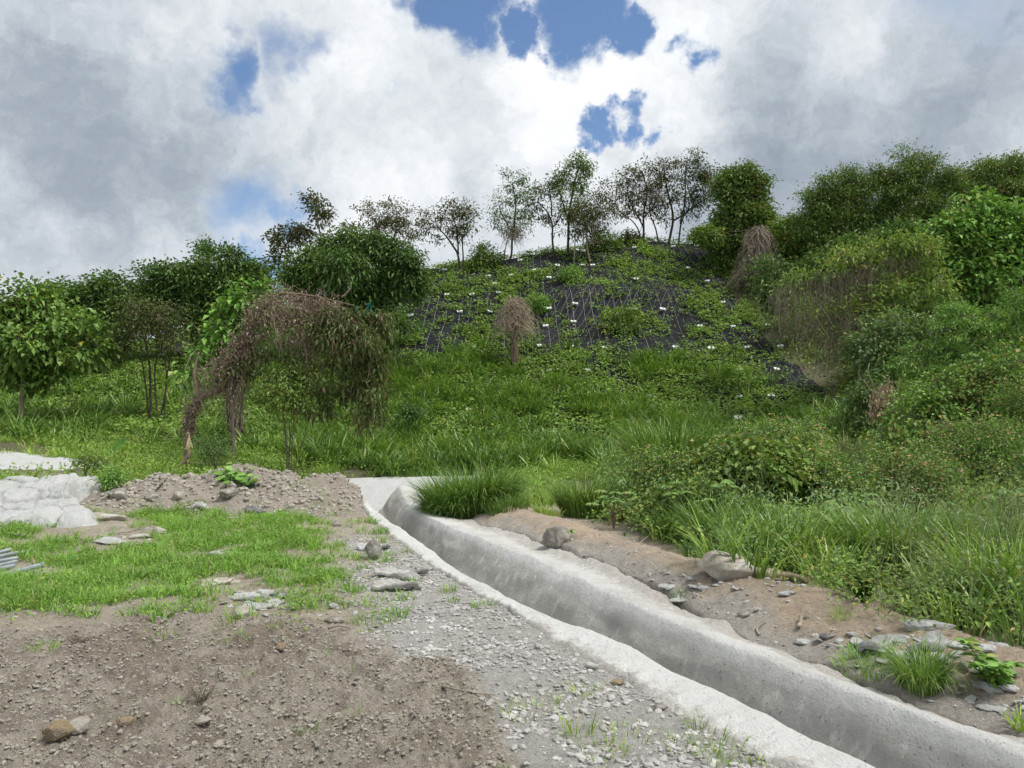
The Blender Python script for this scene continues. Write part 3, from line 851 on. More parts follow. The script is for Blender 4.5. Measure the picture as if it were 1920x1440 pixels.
# netting draped over the cut slope
def build_net():
    us = np.linspace(-60, 1640, 420); Ds = np.linspace(25.5, 52.5, 260)
    s = (us - 960) / FPX
    Y = np.repeat(Ds[:, None], len(s), 1); X = s[None] * Y
    Z = height(X, Y, False)
    u, v = proj(X, Y, Z)
    # keep the net inside its real outline on the slope
    right = np.interp(Y, [26, 29, 32, 36, 42, 47, 52], [9.8, 12.4, 13.8, 13.6, 13.2, 13.3, 14.0])
    keep = (X < right) & ~((u < 640) & (Y < 27.5))
    edge = 1 - sstep(0, .5, right - X)
    Zn = Z + .07 + .05 * (fbm(X * 1.5, Y * 1.5, 3, 401) - .5) - edge * .12
    nr, nc = X.shape
    i = np.arange(nr - 1)[:, None] * nc; k = np.arange(nc - 1)[None]
    q = np.stack([i + k, i + k + 1, i + nc + k + 1, i + nc + k], -1).reshape(-1, 4)
    kf = keep.ravel()
    q = q[kf[q].all(1)]
    m, T = new_mat('black_erosion_mat')
    tc = T.node('ShaderNodeTexCoord').outputs['Object']
    n = T.noise(tc, 2.2, 5, .65); n2 = T.noise(tc, 30, 3, .7)
    col = T.mix(T.maprange(n, .3, .7), (.013, .0145, .0165), (.027, .029, .032))
    col = T.mix(T.math('MULTIPLY', T.maprange(n2, .5, .7), .4), col, (.075, .075, .08))
    leafy = T.noise(tc, 9, 4, .7)
    patch = T.noise(tc, .5, 3, .6)
    col = T.mix(T.math('MULTIPLY', T.maprange(leafy, .56, .64), T.math('MULTIPLY', T.maprange(patch, .45, .62), .6)), col, (.10, .085, .06))
    finish(T, col, .95, bump=n2, bstr=.5, bdist=.03, spec=.06)
    root = empty('slope_netting', (0, 36, 0), 'black erosion mat under wire mesh covering the cut hillside', 'netting')
    mb = MB(); mb.add(np.stack([X, Y, Zn], -1).reshape(-1, 3), q)
    mb.build('erosion_mat', m, root, smooth=True, origin=(0, 36, 0))
    # galvanised wire mesh: laps running down the slope, and fine diagonal wires
    mw, T = new_mat('galvanised_wire')
    finish(T, (.34, .345, .35), .5, metallic=.2, spec=.4)
    wb = MB()
    def line(x0, y0, x1, y1, r, n=60):
        t = np.linspace(0, 1, n)
        x = x0 + (x1 - x0) * t; y = y0 + (y1 - y0) * t
        rt = np.interp(y, [26, 29, 32, 36, 42, 47, 52], [9.8, 12.4, 13.8, 13.6, 13.2, 13.3, 14.0])
        ok = x < rt - .1
        if ok.sum() < 4: return
        x, y = x[ok], y[ok]
        x = x + (fbm(y * .8, y * 0 + x0, 2, 411) - .5) * .08
        z = height(x, y, False) + .07 + .05 * (fbm(x * 1.5, y * 1.5, 3, 401) - .5) + .03
        tube(wb, np.stack([x, y, z], 1), r, 3, False)
    x = -4.6
    while x < 15:
        j = rng.uniform(-.1, .1)
        fan = .10 * x
        line(x + j + fan * .9, 27 + rng.uniform(-.5, 1), x + j - fan * .2, 51.5, .0065 if int(x * 10) % 3 else .010)
        x += rng.uniform(.38, .62)
    fb = wb
    for (cu, cv, ru, rv) in [(1235, 560, 62, 34), (1140, 555, 55, 30), (1060, 565, 60, 40), (1100, 625, 90, 35), (1340, 500, 60, 45), (1480, 700, 70, 50), (805, 825, 30, 28), (890, 868, 60, 16), (1170, 850, 70, 16), (1430, 790, 80, 22)]:
        c = G(cu, cv); D = c[1]
        wx = ru / FPX * D; wy = rv / FPX * D * 1.6
        st = .42
        for sgn in (-1, 1):
            for a in np.arange(-wx - wy, wx + wy, st):
                t = np.linspace(-1, 1, 30)
                yy = t * wy; xx = a + sgn * yy * .55
                ok = (np.abs(xx) < wx) & ((xx / wx) ** 2 + (yy / wy) ** 2 < 1.1)
                if ok.sum() < 4: continue
                px, py = c[0] + xx[ok], c[1] + yy[ok]
                pz = height(px, py, False) + .105
                tube(fb, np.stack([px, py, pz], 1), .0025, 3, False)
    wb.build('wire_mesh', mw, root, origin=(0, 36, 0))
build_net()

# ------------------------------------------------------------------ white anchor plates on the slope
MARKS = [(840, 1143/3+0), ]
PLATES = [(834, 512), (915, 524), (958, 522), (975, 494), (1002, 512), (1045, 504), (1093, 503), (1111, 290+213), (787, 561), (838, 559), (935, 555), (885, 559), (862, 591),
          (919, 591), (1029, 585), (1078, 577), (1029, 527), (1075, 610), (1085, 530), (1023, 618), (1135, 619), (1196, 620), (1011, 656), (1069, 658), (1133, 660), (887, 658), (1266, 658),
          (1332, 660), (1399, 659), (1462, 657), (1029, 703), (1102, 702), (1239, 702), (1385, 702), (1455, 700), (1222, 752), (1385, 752), (1444, 750), (1206, 790), (1383, 792),
          (1472, 783), (1189, 587), (1242, 587), (1312, 619), (1355, 573), (1374, 619), (1438, 617), (1290, 509), (1342, 508), (1262, 468), (1305, 467), (1189, 470), (1325, 534), (1472, 640), (1147, 470), (1093, 476), (927, 538), (770, 598), (880, 1076 - 300),
          (412, 797), (552, 648), (595, 641), (710, 668), (62, 785), (124, 790), (1192, 529)]
def make_plates():
    mp, T = new_mat('white_plate'); tc = T.node('ShaderNodeTexCoord').outputs['Object']
    n = T.noise(tc, 14, 4, .6)
    finish(T, T.mix(T.maprange(n, .4, .75), (.82, .83, .84), (.60, .60, .58)), .5, bump=n, bstr=.3, bdist=.01)
    mn, T = new_mat('steel_nut'); finish(T, (.35, .35, .34), .4, metallic=.6)
    # plate with two feet, one mesh; anchor head and nut as a second
    pb = MB()
    def box(mb, c, h, tilt=0):
        c = np.array(c); h = np.array(h)
        v = np.array([[x, y, z] for x in (-1, 1) for y in (-1, 1) for z in (-1, 1)]) * h
        v[:, 0] += v[:, 2] * tilt
        mb.add(v + c, [[0, 1, 3, 2], [4, 6, 7, 5], [0, 4, 5, 1], [2, 3, 7, 6], [0, 2, 6, 4], [1, 5, 7, 3]])
    box(pb, (0, 0, 0), (.15, .085, .022), .2)
    box(pb, (-.10, -.055, -.045), (.035, .028, .022)); box(pb, (.10, -.055, -.045), (.035, .028, .022))
    pm = pb.mesh('plate', mp)
    nb = MB(); tube(nb, [(0, 0, .024), (0, 0, .075)], [.032, .028], 6); tube(nb, [(0, 0, .075), (0, 0, .12)], .012, 6)
    nm = nb.mesh('anchor_nut', mn)
    seen = []
    near = lambda p: min([np.hypot(p[0] - a, p[1] - b) for a, b in seen] + [99])
    for k, (u, v) in enumerate(PLATES):
        p = G(u, v)
        if near(p) < .5: continue
        seen.append((p[0], p[1]))
        e = empty('anchor_plate', p + np.array([0, -.10, .20]), {(1135, 619): 'largest white anchor plate in the middle of the netted slope', (1383, 792): 'lowest large white anchor plate above the flowering shrub', (412, 797): 'white anchor plate in the grass right of the snapped trunk', (552, 648): 'white anchor plate seen behind the hanging dead vines of the bent tree', (595, 641): 'white anchor plate seen behind the drooping leaves of the bent tree', (710, 668): 'white anchor plate just right of the drooping leaves of the bent tree', (62, 785): 'left one of two white anchor plates beside the far-left tree trunk', (124, 790): 'right one of two white anchor plates beside the far-left tree trunk'}.get((u, v), 'small white anchor plate fixed on the netted slope'), 'anchor plate', 'white anchor plates on the netted slope')
        e.rotation_euler = (R(rng.uniform(28, 48)), R(rng.uniform(-8, 8)), R(rng.uniform(-20, 20)))
        sc = rng.uniform(.8, 1.1) * (1.35 if (u, v) in ((1135, 619), (1383, 792)) else 1)
        e.scale = (sc, sc, sc)
        for nme, me in (('plate', pm), ('anchor_nut', nm)):
            o = bpy.data.objects.new(nme, me); COL.objects.link(o); o.parent = e
make_plates()

# ------------------------------------------------------------------ ground cover
def scatter_uv(n, u0, u1, D0, D1, dens):
    """random ground points whose density (per m2 chance) follows dens(u, v, x, y)"""
    x = []; 
    y = np.sqrt(rng.uniform(D0 ** 2, D1 ** 2, n)); s = rng.uniform((u0 - 960) / FPX, (u1 - 960) / FPX, n)
    x = s * y
    z = height(x, y, False)
    u, v = proj(x, y, z)
    k = rng.uniform(0, 1, n) < dens(u, v, x, y)
    return np.stack([x, y, z], 1)[k]

BARE = [(1165, 468, 45, 14, .9), (1060, 500, 40, 20, .8), (1350, 470, 80, 26, 1.1), (1405, 535, 24, 45, 1), (1200, 455, 160, 5, .6), (1510, 705, 70, 40, 1.1), (1455, 690, 60, 22, .9), (1560, 745, 30, 40, 1.1), (1430, 640, 80, 12, .8), (950, 500, 40, 16, .7), (1240, 590, 30, 20, .8), (1235, 560, 55, 30, 1), (1140, 548, 48, 22, 1), (1050, 552, 45, 32, .9), (1075, 625, 75, 34, .85), (1170, 640, 55, 22, .7), (1340, 488, 60, 46, .95), (1290, 462, 70, 12, .8), (1395, 500, 26, 50, .9), (1110, 525, 30, 45, .8), (1180, 525, 60, 12, .7), (1520, 715, 60, 40, .9), (1450, 665, 60, 20, .7), (1300, 530, 60, 20, .6), (1290, 480, 50, 22, .6), (1000, 488, 46, 14, .9),
        (1020, 650, 32, 30, .9), (1480, 700, 50, 42, .8), (1545, 738, 42, 34, 1.1), (790, 590, 62, 44, .9), (880, 520, 45, 14, .7), (900, 575, 60, 16, .7), (700, 600, 80, 40, .8), (1120, 500, 26, 40, .7),
        (1330, 655, 130, 7, .6), (805, 826, 24, 24, .85), (905, 868, 60, 12, .7), (1175, 850, 80, 12, .8), (1500, 770, 50, 40, .6), (1090, 580, 60, 20, .9), (1235, 640, 60, 16, .5), (930, 610, 30, 14, .5), (1400, 745, 60, 24, .5), (990, 720, 60, 10, .45), (1440, 650, 60, 16, .6), (760, 555, 60, 25, .9), (1225, 800, 100, 10, .6), (1400, 800, 120, 16, .8), (330, 650, 60, 30, 1), (150, 765, 140, 16, .8), (240, 715, 60, 9, .8), (210, 740, 90, 8, .7), (110, 690, 60, 8, .6)]
LUSH = [(1190, 495, 56, 34, 1), (870, 560, 48, 26, .8), (1165, 600, 36, 26, 1), (1325, 600, 66, 60, .9), (1240, 470, 120, 10, .6), (1380, 620, 70, 50, .7), (1260, 610, 40, 20, .6), (1000, 520, 60, 18, .6), (880, 500, 70, 14, .6), (1110, 545, 14, 30, .8), (1350, 690, 80, 26, .6)]
def cover_density(u, v, x, y):
    n = fbm(x * .55, y * .45, 4, 501, rough=.6)
    low = sstep(630, 730, v)
    fine = vnoise(x * 1.5, y * 1.2, seed=513)
    d = sstep(.42, .56, n * .7 + fine * .3) * .8 + low * .55
    for (cu, cv, ru, rv, a) in LUSH: d = np.maximum(d, a * .8 * ell(u + (fine - .5) * 40, v, cu, cv, ru, rv, .6) * sstep(.36, .52, n * .6 + fine * .4 + .03))
    for (cu, cv, ru, rv, a) in BARE: d = d * (1 - min(.90, a * .88) * ell(u + (n - .5) * 120 + (fine - .5) * 30, v + (n - .5) * 50 + (fine - .5) * 20, cu, cv, ru, rv, .5))
    d = d * (.75 + .5 * vnoise(x * 3, y * 2.4, seed=511)) + .09
    left = (u < 560)
    d = np.where(left, d * .9, d)
    return np.clip(d, 0, 1)

def build_cover():
    pts = scatter_uv(48000, -80, 1720, 25.5, 51.5, cover_density)
    mb = MB()
    k = 8
    c = np.repeat(pts, k, 0) + rng.normal(0, 1, (len(pts) * k, 3)) * np.array([.14, .14, .05]) + np.array([0, 0, .16])
    c[:, 2] += np.abs(rng.normal(0, .10, len(c)))
    d = rng.normal(0, 1, (len(c), 3)); d[:, 2] = np.abs(d[:, 2]) * .5
    leaves(mb, c, d, rng.uniform(.09, .21, len(c)), rng.uniform(.06, .13, len(c)), up=np.array([0, -.45, 1.]))
    tag(mb.build('creeping_plants', G_COVER), kind='stuff')
    # darker weeds in lumps
    mb = MB()
    pts = scatter_uv(9000, -80, 1720, 25.5, 51.5, lambda u, v, x, y: cover_density(u, v, x, y) * sstep(.5, .62, fbm(x * 1.1, y * 1.1, 3, 521)))
    k = 22
    hgt = np.repeat(rng.uniform(.15, .6, len(pts)), k)
    c = np.repeat(pts, k, 0) + rng.normal(0, 1, (len(pts) * k, 3)) * np.array([.25, .25, 0])
    c[:, 2] += hgt * rng.uniform(.2, 1, len(c)) + .05
    d = rng.normal(0, 1, (len(c), 3))
    leaves(mb, c, d, rng.uniform(.12, .24, len(c)), rng.uniform(.07, .12, len(c)), up=np.array([0, -.3, 1.]))
    tag(mb.build('slope_weeds', L_MID), kind='stuff')

def tufts(mb, pts, nb, length, width, bend, spread, seg=3, ljit=.35):
    n = len(pts)
    if n == 0: return
    b = np.repeat(pts, nb, 0); m = len(b)
    ls = np.repeat(rng.uniform(1 - ljit, 1 + ljit * .6, n), nb) * length * rng.uniform(.55, 1.1, m)
    a = rng.uniform(0, 2 * np.pi, m); r = np.sqrt(rng.uniform(0, 1, m)) * spread
    dirs = np.stack([np.cos(a), np.sin(a)], 1)
    b = b + np.stack([dirs[:, 0] * r, dirs[:, 1] * r, np.zeros(m) - .02], 1)
    aj = a + rng.normal(0, .5, m)
    blades(mb, b, np.stack([np.cos(aj), np.sin(aj)], 1), ls, width * rng.uniform(.6, 1.2, m), bend * rng.uniform(.4, 1.25, m), seg)

def build_slope_grass():
    def dens(u, v, x, y):
        n = fbm(x * .5, y * .42, 3, 541)
        d = sstep(.47, .55, n + .12 * sstep(660, 780, v)) * sstep(660, 730, v + (n - .5) * 140)
        d = d * (.25 + .75 * sstep(480, 620, u)) * (1 - .75 * sstep(1250, 1400, u) * sstep(800, 760, v))
        for (cu, cv, ru, rv, a) in BARE[:41]: d = d - a * ell(u, v, cu, cv, ru * .8, rv * .7, .3)
        return np.clip(d, 0, 1)
    mb = MB()
    pts = scatter_uv(4600, -80, 1640, 23, 38, dens)
    tufts(mb, pts, 26, 1.15, .052, 1.7, .24)
    tag(mb.build('slope_grass', G_TALL), kind='stuff')
    mb = MB()
    pts = scatter_uv(1500, -80, 1640, 22.5, 36, lambda u, v, x, y: dens(u, v, x, y) * sstep(.5, .6, fbm(x * .8, y * .8, 2, 547)))
    tufts(mb, pts, 24, .9, .048, 1.7, .22)
    tag(mb.build('light_slope_grass', G_TALLB), kind='stuff')
    # flat weedy belt between the yard and the slope
    mb = MB()
    def belt(u, v, x, y):
        n = fbm(x * .6, y * .6, 3, 551)
        d = sstep(.34, .5, n)
        d = d * (1 - ((u > 640) & (u < 880) & (y < 23.0)))
        xl, xr = P(-170, 860, 17)[0], P(185, 860, 17)[0]
        d = d * (1 - ((x < xr) & (y > 15.6) & (y < 19.2)) * .97)
        dm, _ = seg_dist(x, y, MOUND)
        return d * sstep(1.3, 2.0, dm + (n - .5) * .8) * sstep(14.0, 15.5, y + (x < -7) * 1.0)
    pts = scatter_uv(8500, -120, 1150, 13.0, 28, belt)
    tufts(mb, pts[::2], 24, .38, .016, 1.6, .16)
    tag(mb.build('belt_grass', G_TALLB), kind='stuff')
    mb = MB()
    k = 16; p2 = pts[1::2]
    c = np.repeat(p2, k, 0) + rng.normal(0, 1, (len(p2) * k, 3)) * np.array([.22, .22, 0])
    c[:, 2] += rng.uniform(.02, .42, len(c))
    leaves(mb, c, rng.normal(0, 1, (len(c), 3)), rng.uniform(.05, .12, len(c)), rng.uniform(.03, .06, len(c)), up=np.array([0, -.3, 1.]))
    tag(mb.build('belt_weeds', G_COVER), kind='stuff')
build_cover()
build_slope_grass()

# ------------------------------------------------------------------ yard grass, near
YARD = [(130, 1100, 190, 60, 1), (300, 1060, 300, 60, 1), (480, 1010, 140, 50, 1), (520, 1060, 110, 60, .9), (330, 975, 90, 30, 1), (60, 1000, 90, 26, .8), (420, 1130, 160, 30, .6), (200, 1125, 140, 30, .8), (40, 1060, 70, 40, .6), (180, 880, 0.1, 0.1, 0), (100, 890, 120, 14, .9)]
YBARE = [(180, 1000, 95, 14), (220, 1015, 60, 12), (430, 1095, 60, 14), (480, 1128, 70, 26), (270, 990, 40, 14), (560, 1045, 20, 10), (25, 1070, 70, 16), (330, 1130, 60, 8), (120, 1045, 30, 8), (90, 975, 90, 0.1)]
def yard_density(u, v, x, y):
    n = fbm(x * 1.0, y * 1.0, 4, 601); n2 = fbm(x * 3.5, y * 3.5, 3, 605)
    d = 0 * u
    for (cu, cv, ru, rv, a) in YARD: d = np.maximum(d, a * ell(u + (n - .5) * 160, v + (n - .5) * 60, cu, cv, ru, rv, .35))
    d = d * sstep(.40, .57, n2 + .06)
    for (cu, cv, ru, rv) in YBARE: d = d - 1.2 * ell(u + (n2 - .5) * 60, v + (n2 - .5) * 30, cu, cv, ru, rv, .4)
    d = np.maximum(d, .16 * sstep(.52, .66, n2) * sstep(1205, 1150, v) * (u < 780))
    dm, tt = seg_dist(x, y, MOUND)
    return np.clip(d, 0, 1) * sstep(1.0, 1.5, dm)
def build_yard():
    pts = scatter_uv(24000, -150, 820, 5.0, 14.5, yard_density)
    pts[:, 2] = height(pts[:, 0], pts[:, 1])
    n = len(pts)
    mb = MB()
    tufts(mb, pts[: int(n * .62)], 15, .165, .0085, 1.5, .07, 3, .5)
    tag(mb.build('yard_grass', G_GRASS), kind='stuff')
    mb = MB(); p2 = pts[int(n * .62):]
    k = 9
    c = np.repeat(p2, k, 0) + rng.normal(0, 1, (len(p2) * k, 3)) * np.array([.07, .07, 0])
    c[:, 2] += rng.uniform(.005, .09, len(c))
    leaves(mb, c, rng.normal(0, 1, (len(c), 3)) * np.array([1, 1, .4]), rng.uniform(.02, .045, len(c)), rng.uniform(.018, .032, len(c)), up=np.array([0, -.1, 1.]), droop=.1)
    tag(mb.build('yard_clover', G_COVER), kind='stuff')
build_yard()

# ------------------------------------------------------------------ stones, clods, gravel
def ico_template(sub=1):
    import bmesh
    bm = bmesh.new(); bmesh.ops.create_icosphere(bm, subdivisions=sub, radius=1.0)
    v = np.array([x.co[:] for x in bm.verts]); f = np.array([[l.index for l in x.verts] for x in bm.faces])
    bm.free(); return v, f
ICO1, ICO2, ICO3, ICO4, ICO5 = [ico_template(k) for k in (1, 2, 3, 4, 5)]

def many_stones(mb, pts, size, flat=(.45, .8), tpl=ICO1, rough=.2):
    v, f = tpl; n = len(pts)
    if n == 0: return
    sz = np.broadcast_to(size, (n,))
    jit = 1 + rng.uniform(-rough, rough, (n, len(v), 1))
    sc = np.stack([rng.uniform(.7, 1.3, n), rng.uniform(.6, 1.1, n), rng.uniform(*flat, n)], 1)
    w = v[None] * jit * sc[:, None] * sz[:, None, None] * .5
    a = rng.uniform(0, 6.28, n); ca, sa = np.cos(a)[:, None], np.sin(a)[:, None]
    t = rng.normal(0, .35, n)[:, None]
    x, y, z = w[..., 0], w[..., 1], w[..., 2]
    y, z = y * np.cos(t) - z * np.sin(t), y * np.sin(t) + z * np.cos(t)
    x, y = x * ca - y * sa, x * sa + y * ca
    w = np.stack([x, y, z], -1) + pts[:, None]
    mb.add(w.reshape(-1, 3), None, (f[None] + (np.arange(n) * len(v))[:, None, None]).reshape(-1, 3))

def CCX(y): return np.interp(y, CC[:, 1], CC[:, 0])
def powsize(n, a, b, p=2.5):
    return a + (b - a) * rng.uniform(0, 1, n) ** p

def build_loose():
    def on(n, D0, D1, u0, u1, dens):
        p = scatter_uv(n, u0, u1, D0, D1, dens); p[:, 2] = height(p[:, 0], p[:, 1]); return p
    dz = lambda u, v, x, y: dirt_mask(u, v, x, y) * (.35 + .65 * sstep(.4, .6, fbm(x * 2.5, y * 2.5, 3, 701)))
    p = on(220000, 2.2, 7.5, -200, 1250, dz)
    s = powsize(len(p), .005, .032, 8)
    p[:, 2] += s * .12
    mb = MB(); many_stones(mb, p, s, tpl=ICO1, rough=.2)
    tag(mb.build('soil_clods', M_CLOD), kind='stuff')
    cl = lambda x, y: .25 + .75 * sstep(.42, .58, fbm(x * 1.7, y * 1.7, 3, 711))
    gz = lambda u, v, x, y: grav_mask(u, v, x, y) * cl(x, y) * np.where((seg_ch(x, y)), 0, 1)
    p = on(200000, 2.2, 14, 560, 1500, gz)
    s = powsize(len(p), .006, .055, 6)
    p[:, 2] += s * .10
    mb = MB(); many_stones(mb, p, s, flat=(.3, .6), tpl=ICO1, rough=.2)
    tag(mb.build('gravel', M_GRAVEL), kind='stuff')
    # crumbs of broken crust on the right bank and at the foot of the mound
    def rz(u, v, x, y):
        d = 0 * u
        for (cu, cv, ru, rv, a) in [(1650, 1215, 130, 34, 1), (1760, 1250, 120, 40, .8), (1860, 1330, 90, 40, .7), (1500, 1170, 60, 20, .4), (1300, 1090, 70, 22, .8), (1330, 1115, 60, 16, .7), (1420, 1150, 60, 20, .5), (1010, 910, 30, 20, .9), (1130, 1040, 100, 10, .15), (420, 965, 90, 18, .9), (520, 960, 130, 14, .6), (350, 950, 60, 30, .5), (620, 950, 60, 20, .5), (500, 1130, 70, 20, .5), (230, 1005, 70, 12, .4), (1240, 1090, 160, 16, .25)]:
            d = np.maximum(d, a * ell(u, v, cu, cv, ru, rv, .5))
        return d * (.3 + .7 * sstep(.4, .6, fbm(x * 3, y * 3, 3, 721))) * np.where(seg_ch(x, y), 0, 1)
    p = on(46000, 2.5, 16, 150, 2000, rz)
    s = powsize(len(p), .012, .10, 4.5)
    p[:, 2] += s * .08
    mb = MB(); many_stones(mb, p, s, flat=(.25, .55), tpl=ICO1, rough=.2)
    tag(mb.build('broken_crust', M_GRAVEL), kind='stuff')
    def rb(u, v, x, y):
        d = 0 * u
        for (cu, cv, ru, rv, a) in [(1650, 1210, 110, 22, 1), (1760, 1240, 110, 34, 1), (1850, 1300, 90, 50, .6), (1300, 1100, 60, 14, .8), (490, 1130, 60, 18, .8), (1590, 1215, 60, 18, .8)]: d = np.maximum(d, a * ell(u, v, cu, cv, ru, rv, .5))
        return d * np.where(seg_ch(x, y), 0, 1)
    p = on(30000, 2.5, 12, 400, 2000, rb); s = powsize(len(p), .02, .14, 3.5); p[:, 2] += s * .05
    mb = MB(); many_stones(mb, p, s, flat=(.14, .4), tpl=ICO2, rough=.14)
    tag(mb.build('rubble', M_CRUST), kind='stuff')
    yz = lambda u, v, x, y: (1 - dirt_mask(u, v, x, y)) * np.where(x > CCX(y), .10, .4) * sstep(.5, .65, fbm(x * 2, y * 2, 3, 731)) * np.where(seg_ch(x, y), 0, 1) * sstep(880, 960, v)
    p = on(26000, 3, 14, -100, 2000, yz)
    s = powsize(len(p), .010, .06, 4)
    mb = MB(); many_stones(mb, p + np.array([0, 0, .002]), s, flat=(.35, .6), tpl=ICO1)
    tag(mb.build('pebbles', M_GRAVEL), kind='stuff')
    p = on(26000, 11, 17, 150, 720, lambda u, v, x, y: sstep(1.9, .8, seg_dist(x, y, MOUND)[0]) * (.3 + .7 * sstep(.4, .6, fbm(x * 2, y * 2, 3, 741)))); s = powsize(len(p), .015, .14, 5)
    mb = MB(); many_stones(mb, p, s, tpl=ICO1); tag(mb.build('mound_clods', M_CLOD), kind='stuff')
    # straw and rootlets lying on the dark soil
    p = on(7000, 2.2, 7.5, -200, 1250, lambda u, v, x, y: dirt_mask(u, v, x, y) * .6)
    mb = MB(); a = rng.uniform(0, 6.28, len(p)); l = powsize(len(p), .015, .12, 3)
    q = p + np.stack([np.cos(a) * l, np.sin(a) * l, rng.uniform(-.005, .03, len(p))], 1)
    thin_tubes(mb, p + np.array([0, 0, .012]), q + np.array([0, 0, .012]), .0011, .0006)
    tag(mb.build('straw_litter', L_DRYPALE), kind='stuff')

def seg_ch(x, y):
    idx, q = chan_frame(np.asarray(x, float).ravel(), np.asarray(y, float).ravel())
    ii = np.maximum(idx, 0)
    lo = np.interp(ii, np.arange(len(CC)), wLO); ro = np.interp(ii, np.arange(len(CC)), wRO)
    return ((idx >= 0) & (q > lo + .08) & (q < ro - .12)).reshape(np.shape(x))
build_loose()

def rock(name, u, v, size, mat, label, cat='rock', seed=0, sc=(1, .8, .7), rz=0.0, sink=.25, tpl=ICO4, rough=.34, at=None, sharp=5, group=None):
    p = G(u, v) if at is None else at
    vv, f = tpl
    n1 = fbm(vv[:, 0] * 1.3 + seed * 7.1, vv[:, 1] * 1.3, 2, seed, z=vv[:, 2] * 1.3) - .5
    w = vv * (1 + rough * n1[:, None] * 2)
    # planar facets
    g = np.random.default_rng(seed + 5)
    for k in range(sharp + 9):
        nrm = g.normal(0, 1, 3); nrm /= np.linalg.norm(nrm); c = g.uniform(.62, .88)
        dd = w @ nrm - c
        w = w - np.where(dd > 0, dd * .85, 0)[:, None] * nrm
    n2 = fbm(w[:, 0] * 5 + seed, w[:, 1] * 5, 4, seed + 3, z=w[:, 2] * 5, rough=.65) - .5
    w = w * (1 + .20 * n2[:, None])
    w = w * np.array(sc) * size / 2
    ca, sa = math.cos(rz), math.sin(rz)
    w = np.stack([w[:, 0] * ca - w[:, 1] * sa, w[:, 0] * sa + w[:, 1] * ca, w[:, 2]], 1)
    mb = MB(); c = p + np.array([0, 0, size * sc[2] / 2 * (1 - 2 * sink)])
    mb.add(w + c, None, f)
    o = mb.build(name, mat, smooth=True, origin=tuple(c))
    return tag(o, label, cat, group)

# ------------------------------------------------------------------ trees
def blob_pts(c, rx, ry, rz, n, shell=.45):
    d = unit(rng.normal(0, 1, (n, 3)))
    r = rng.uniform(0, 1, n) ** shell
    return c + d * r[:, None] * np.array([rx, ry, rz])

def foliage(mb, tw, blobs, leaf, dens=26, per=10, spread=.22, twig=(.012, .004), gap=.36, gfreq=1.5, droop=.3, outward=.7, shell=.42, up=(0, 0, 1.), origin_pull=.55, twfrac=.6, seed=0, flat=1.0, minz=None):
    """leaf clusters filling ellipsoids; returns cluster points per blob"""
    allc = []
    for bi, (c, rx, ry, rz, k) in enumerate(blobs):
        n = int(dens * k * math.pi * rx * rz * 1.3) + 3
        rc = min(.75, max(.10, .20 * (rx + rz) / 2 + .10))
        nc = max(5, int(2.6 * (rx + rz) ** 2 / 4 / rc ** 2 * (.46 if dens > 18 else .34)))
        cen = c + unit(rng.normal(0, 1, (nc, 3))) * rng.uniform(.4, 1.36, (nc, 1)) * np.array([rx, ry, rz])
        m_ = rng.uniform(0, 1, n) < .88
        ci = rng.integers(0, nc, n)
        cs_ = rng.uniform(.5, 1.35, (nc, 1))[ci]
        p = np.where(m_[:, None], cen[ci] + cs_ * blob_pts(np.zeros(3), rc * 1.1, rc * 1.1, rc * .55, n, .5), blob_pts(c, rx, ry, rz, n, shell))
        keep = vnoise(p[:, 0] * gfreq + seed, p[:, 1] * gfreq, p[:, 2] * gfreq, 900 + seed) > gap * .6
        p = p[keep]
        # ragged outline
        if len(p) == 0: continue
        out = unit(p - c)
        p = p + out * (rng.uniform(0, 1, (len(p), 1)) ** 4) * min(rx, rz) * .28
        allc.append(p)
        tips = p
        ns = int(len(p) * .16) + 3
        ds = unit(rng.normal(0, 1, (ns, 3)) + np.array([0, 0, .5]))
        sp0 = c + ds * np.array([rx, ry, rz]) * .8; sp1 = c + ds * np.array([rx, ry, rz]) * rng.uniform(1.05, 1.55, (ns, 1)) + np.array([0, 0, .1])
        thin_tubes(tw, sp0, sp1, twig[0], twig[1])
        tt_ = rng.uniform(.3, 1, (ns * 3, 1)); ps = np.repeat(sp0, 3, 0) * (1 - tt_) + np.repeat(sp1, 3, 0) * tt_
        p = np.concatenate([p, ps])[: len(p) + ns * 3]; out = unit(p - c)
        inner = c + (p - c) * origin_pull
        m = rng.uniform(0, 1, len(p)) < twfrac
        tips = p
        thin_tubes(tw, inner[m], tips[m], twig[0], twig[1])
        q = np.repeat(p, per, 0); o = np.repeat(out, per, 0)
        off = rng.normal(0, 1, q.shape) * spread * np.array([1, 1, .7 * flat])
        q = q + off
        d = unit(o * outward + rng.normal(0, .6, q.shape) + unit(off) * .4)
        leaves(mb, q, d, leaf[0] * rng.uniform(.6, 1.25, len(q)), leaf[1] * rng.uniform(.7, 1.2, len(q)), droop=droop, up=np.array(up))
    return allc

def curve(pts, n=14):
    return smooth_poly([np.asarray(p, float) for p in pts], n, 3)

def wob(pts, amp, seed=0):
    t = np.linspace(0, 3, len(pts))
    o = np.stack([fbm(t + 9 * seed, t * 0 + k, 3, 950 + seed) - .5 for k in range(3)], 1) * amp * 2
    o[0] = 0
    return pts + o

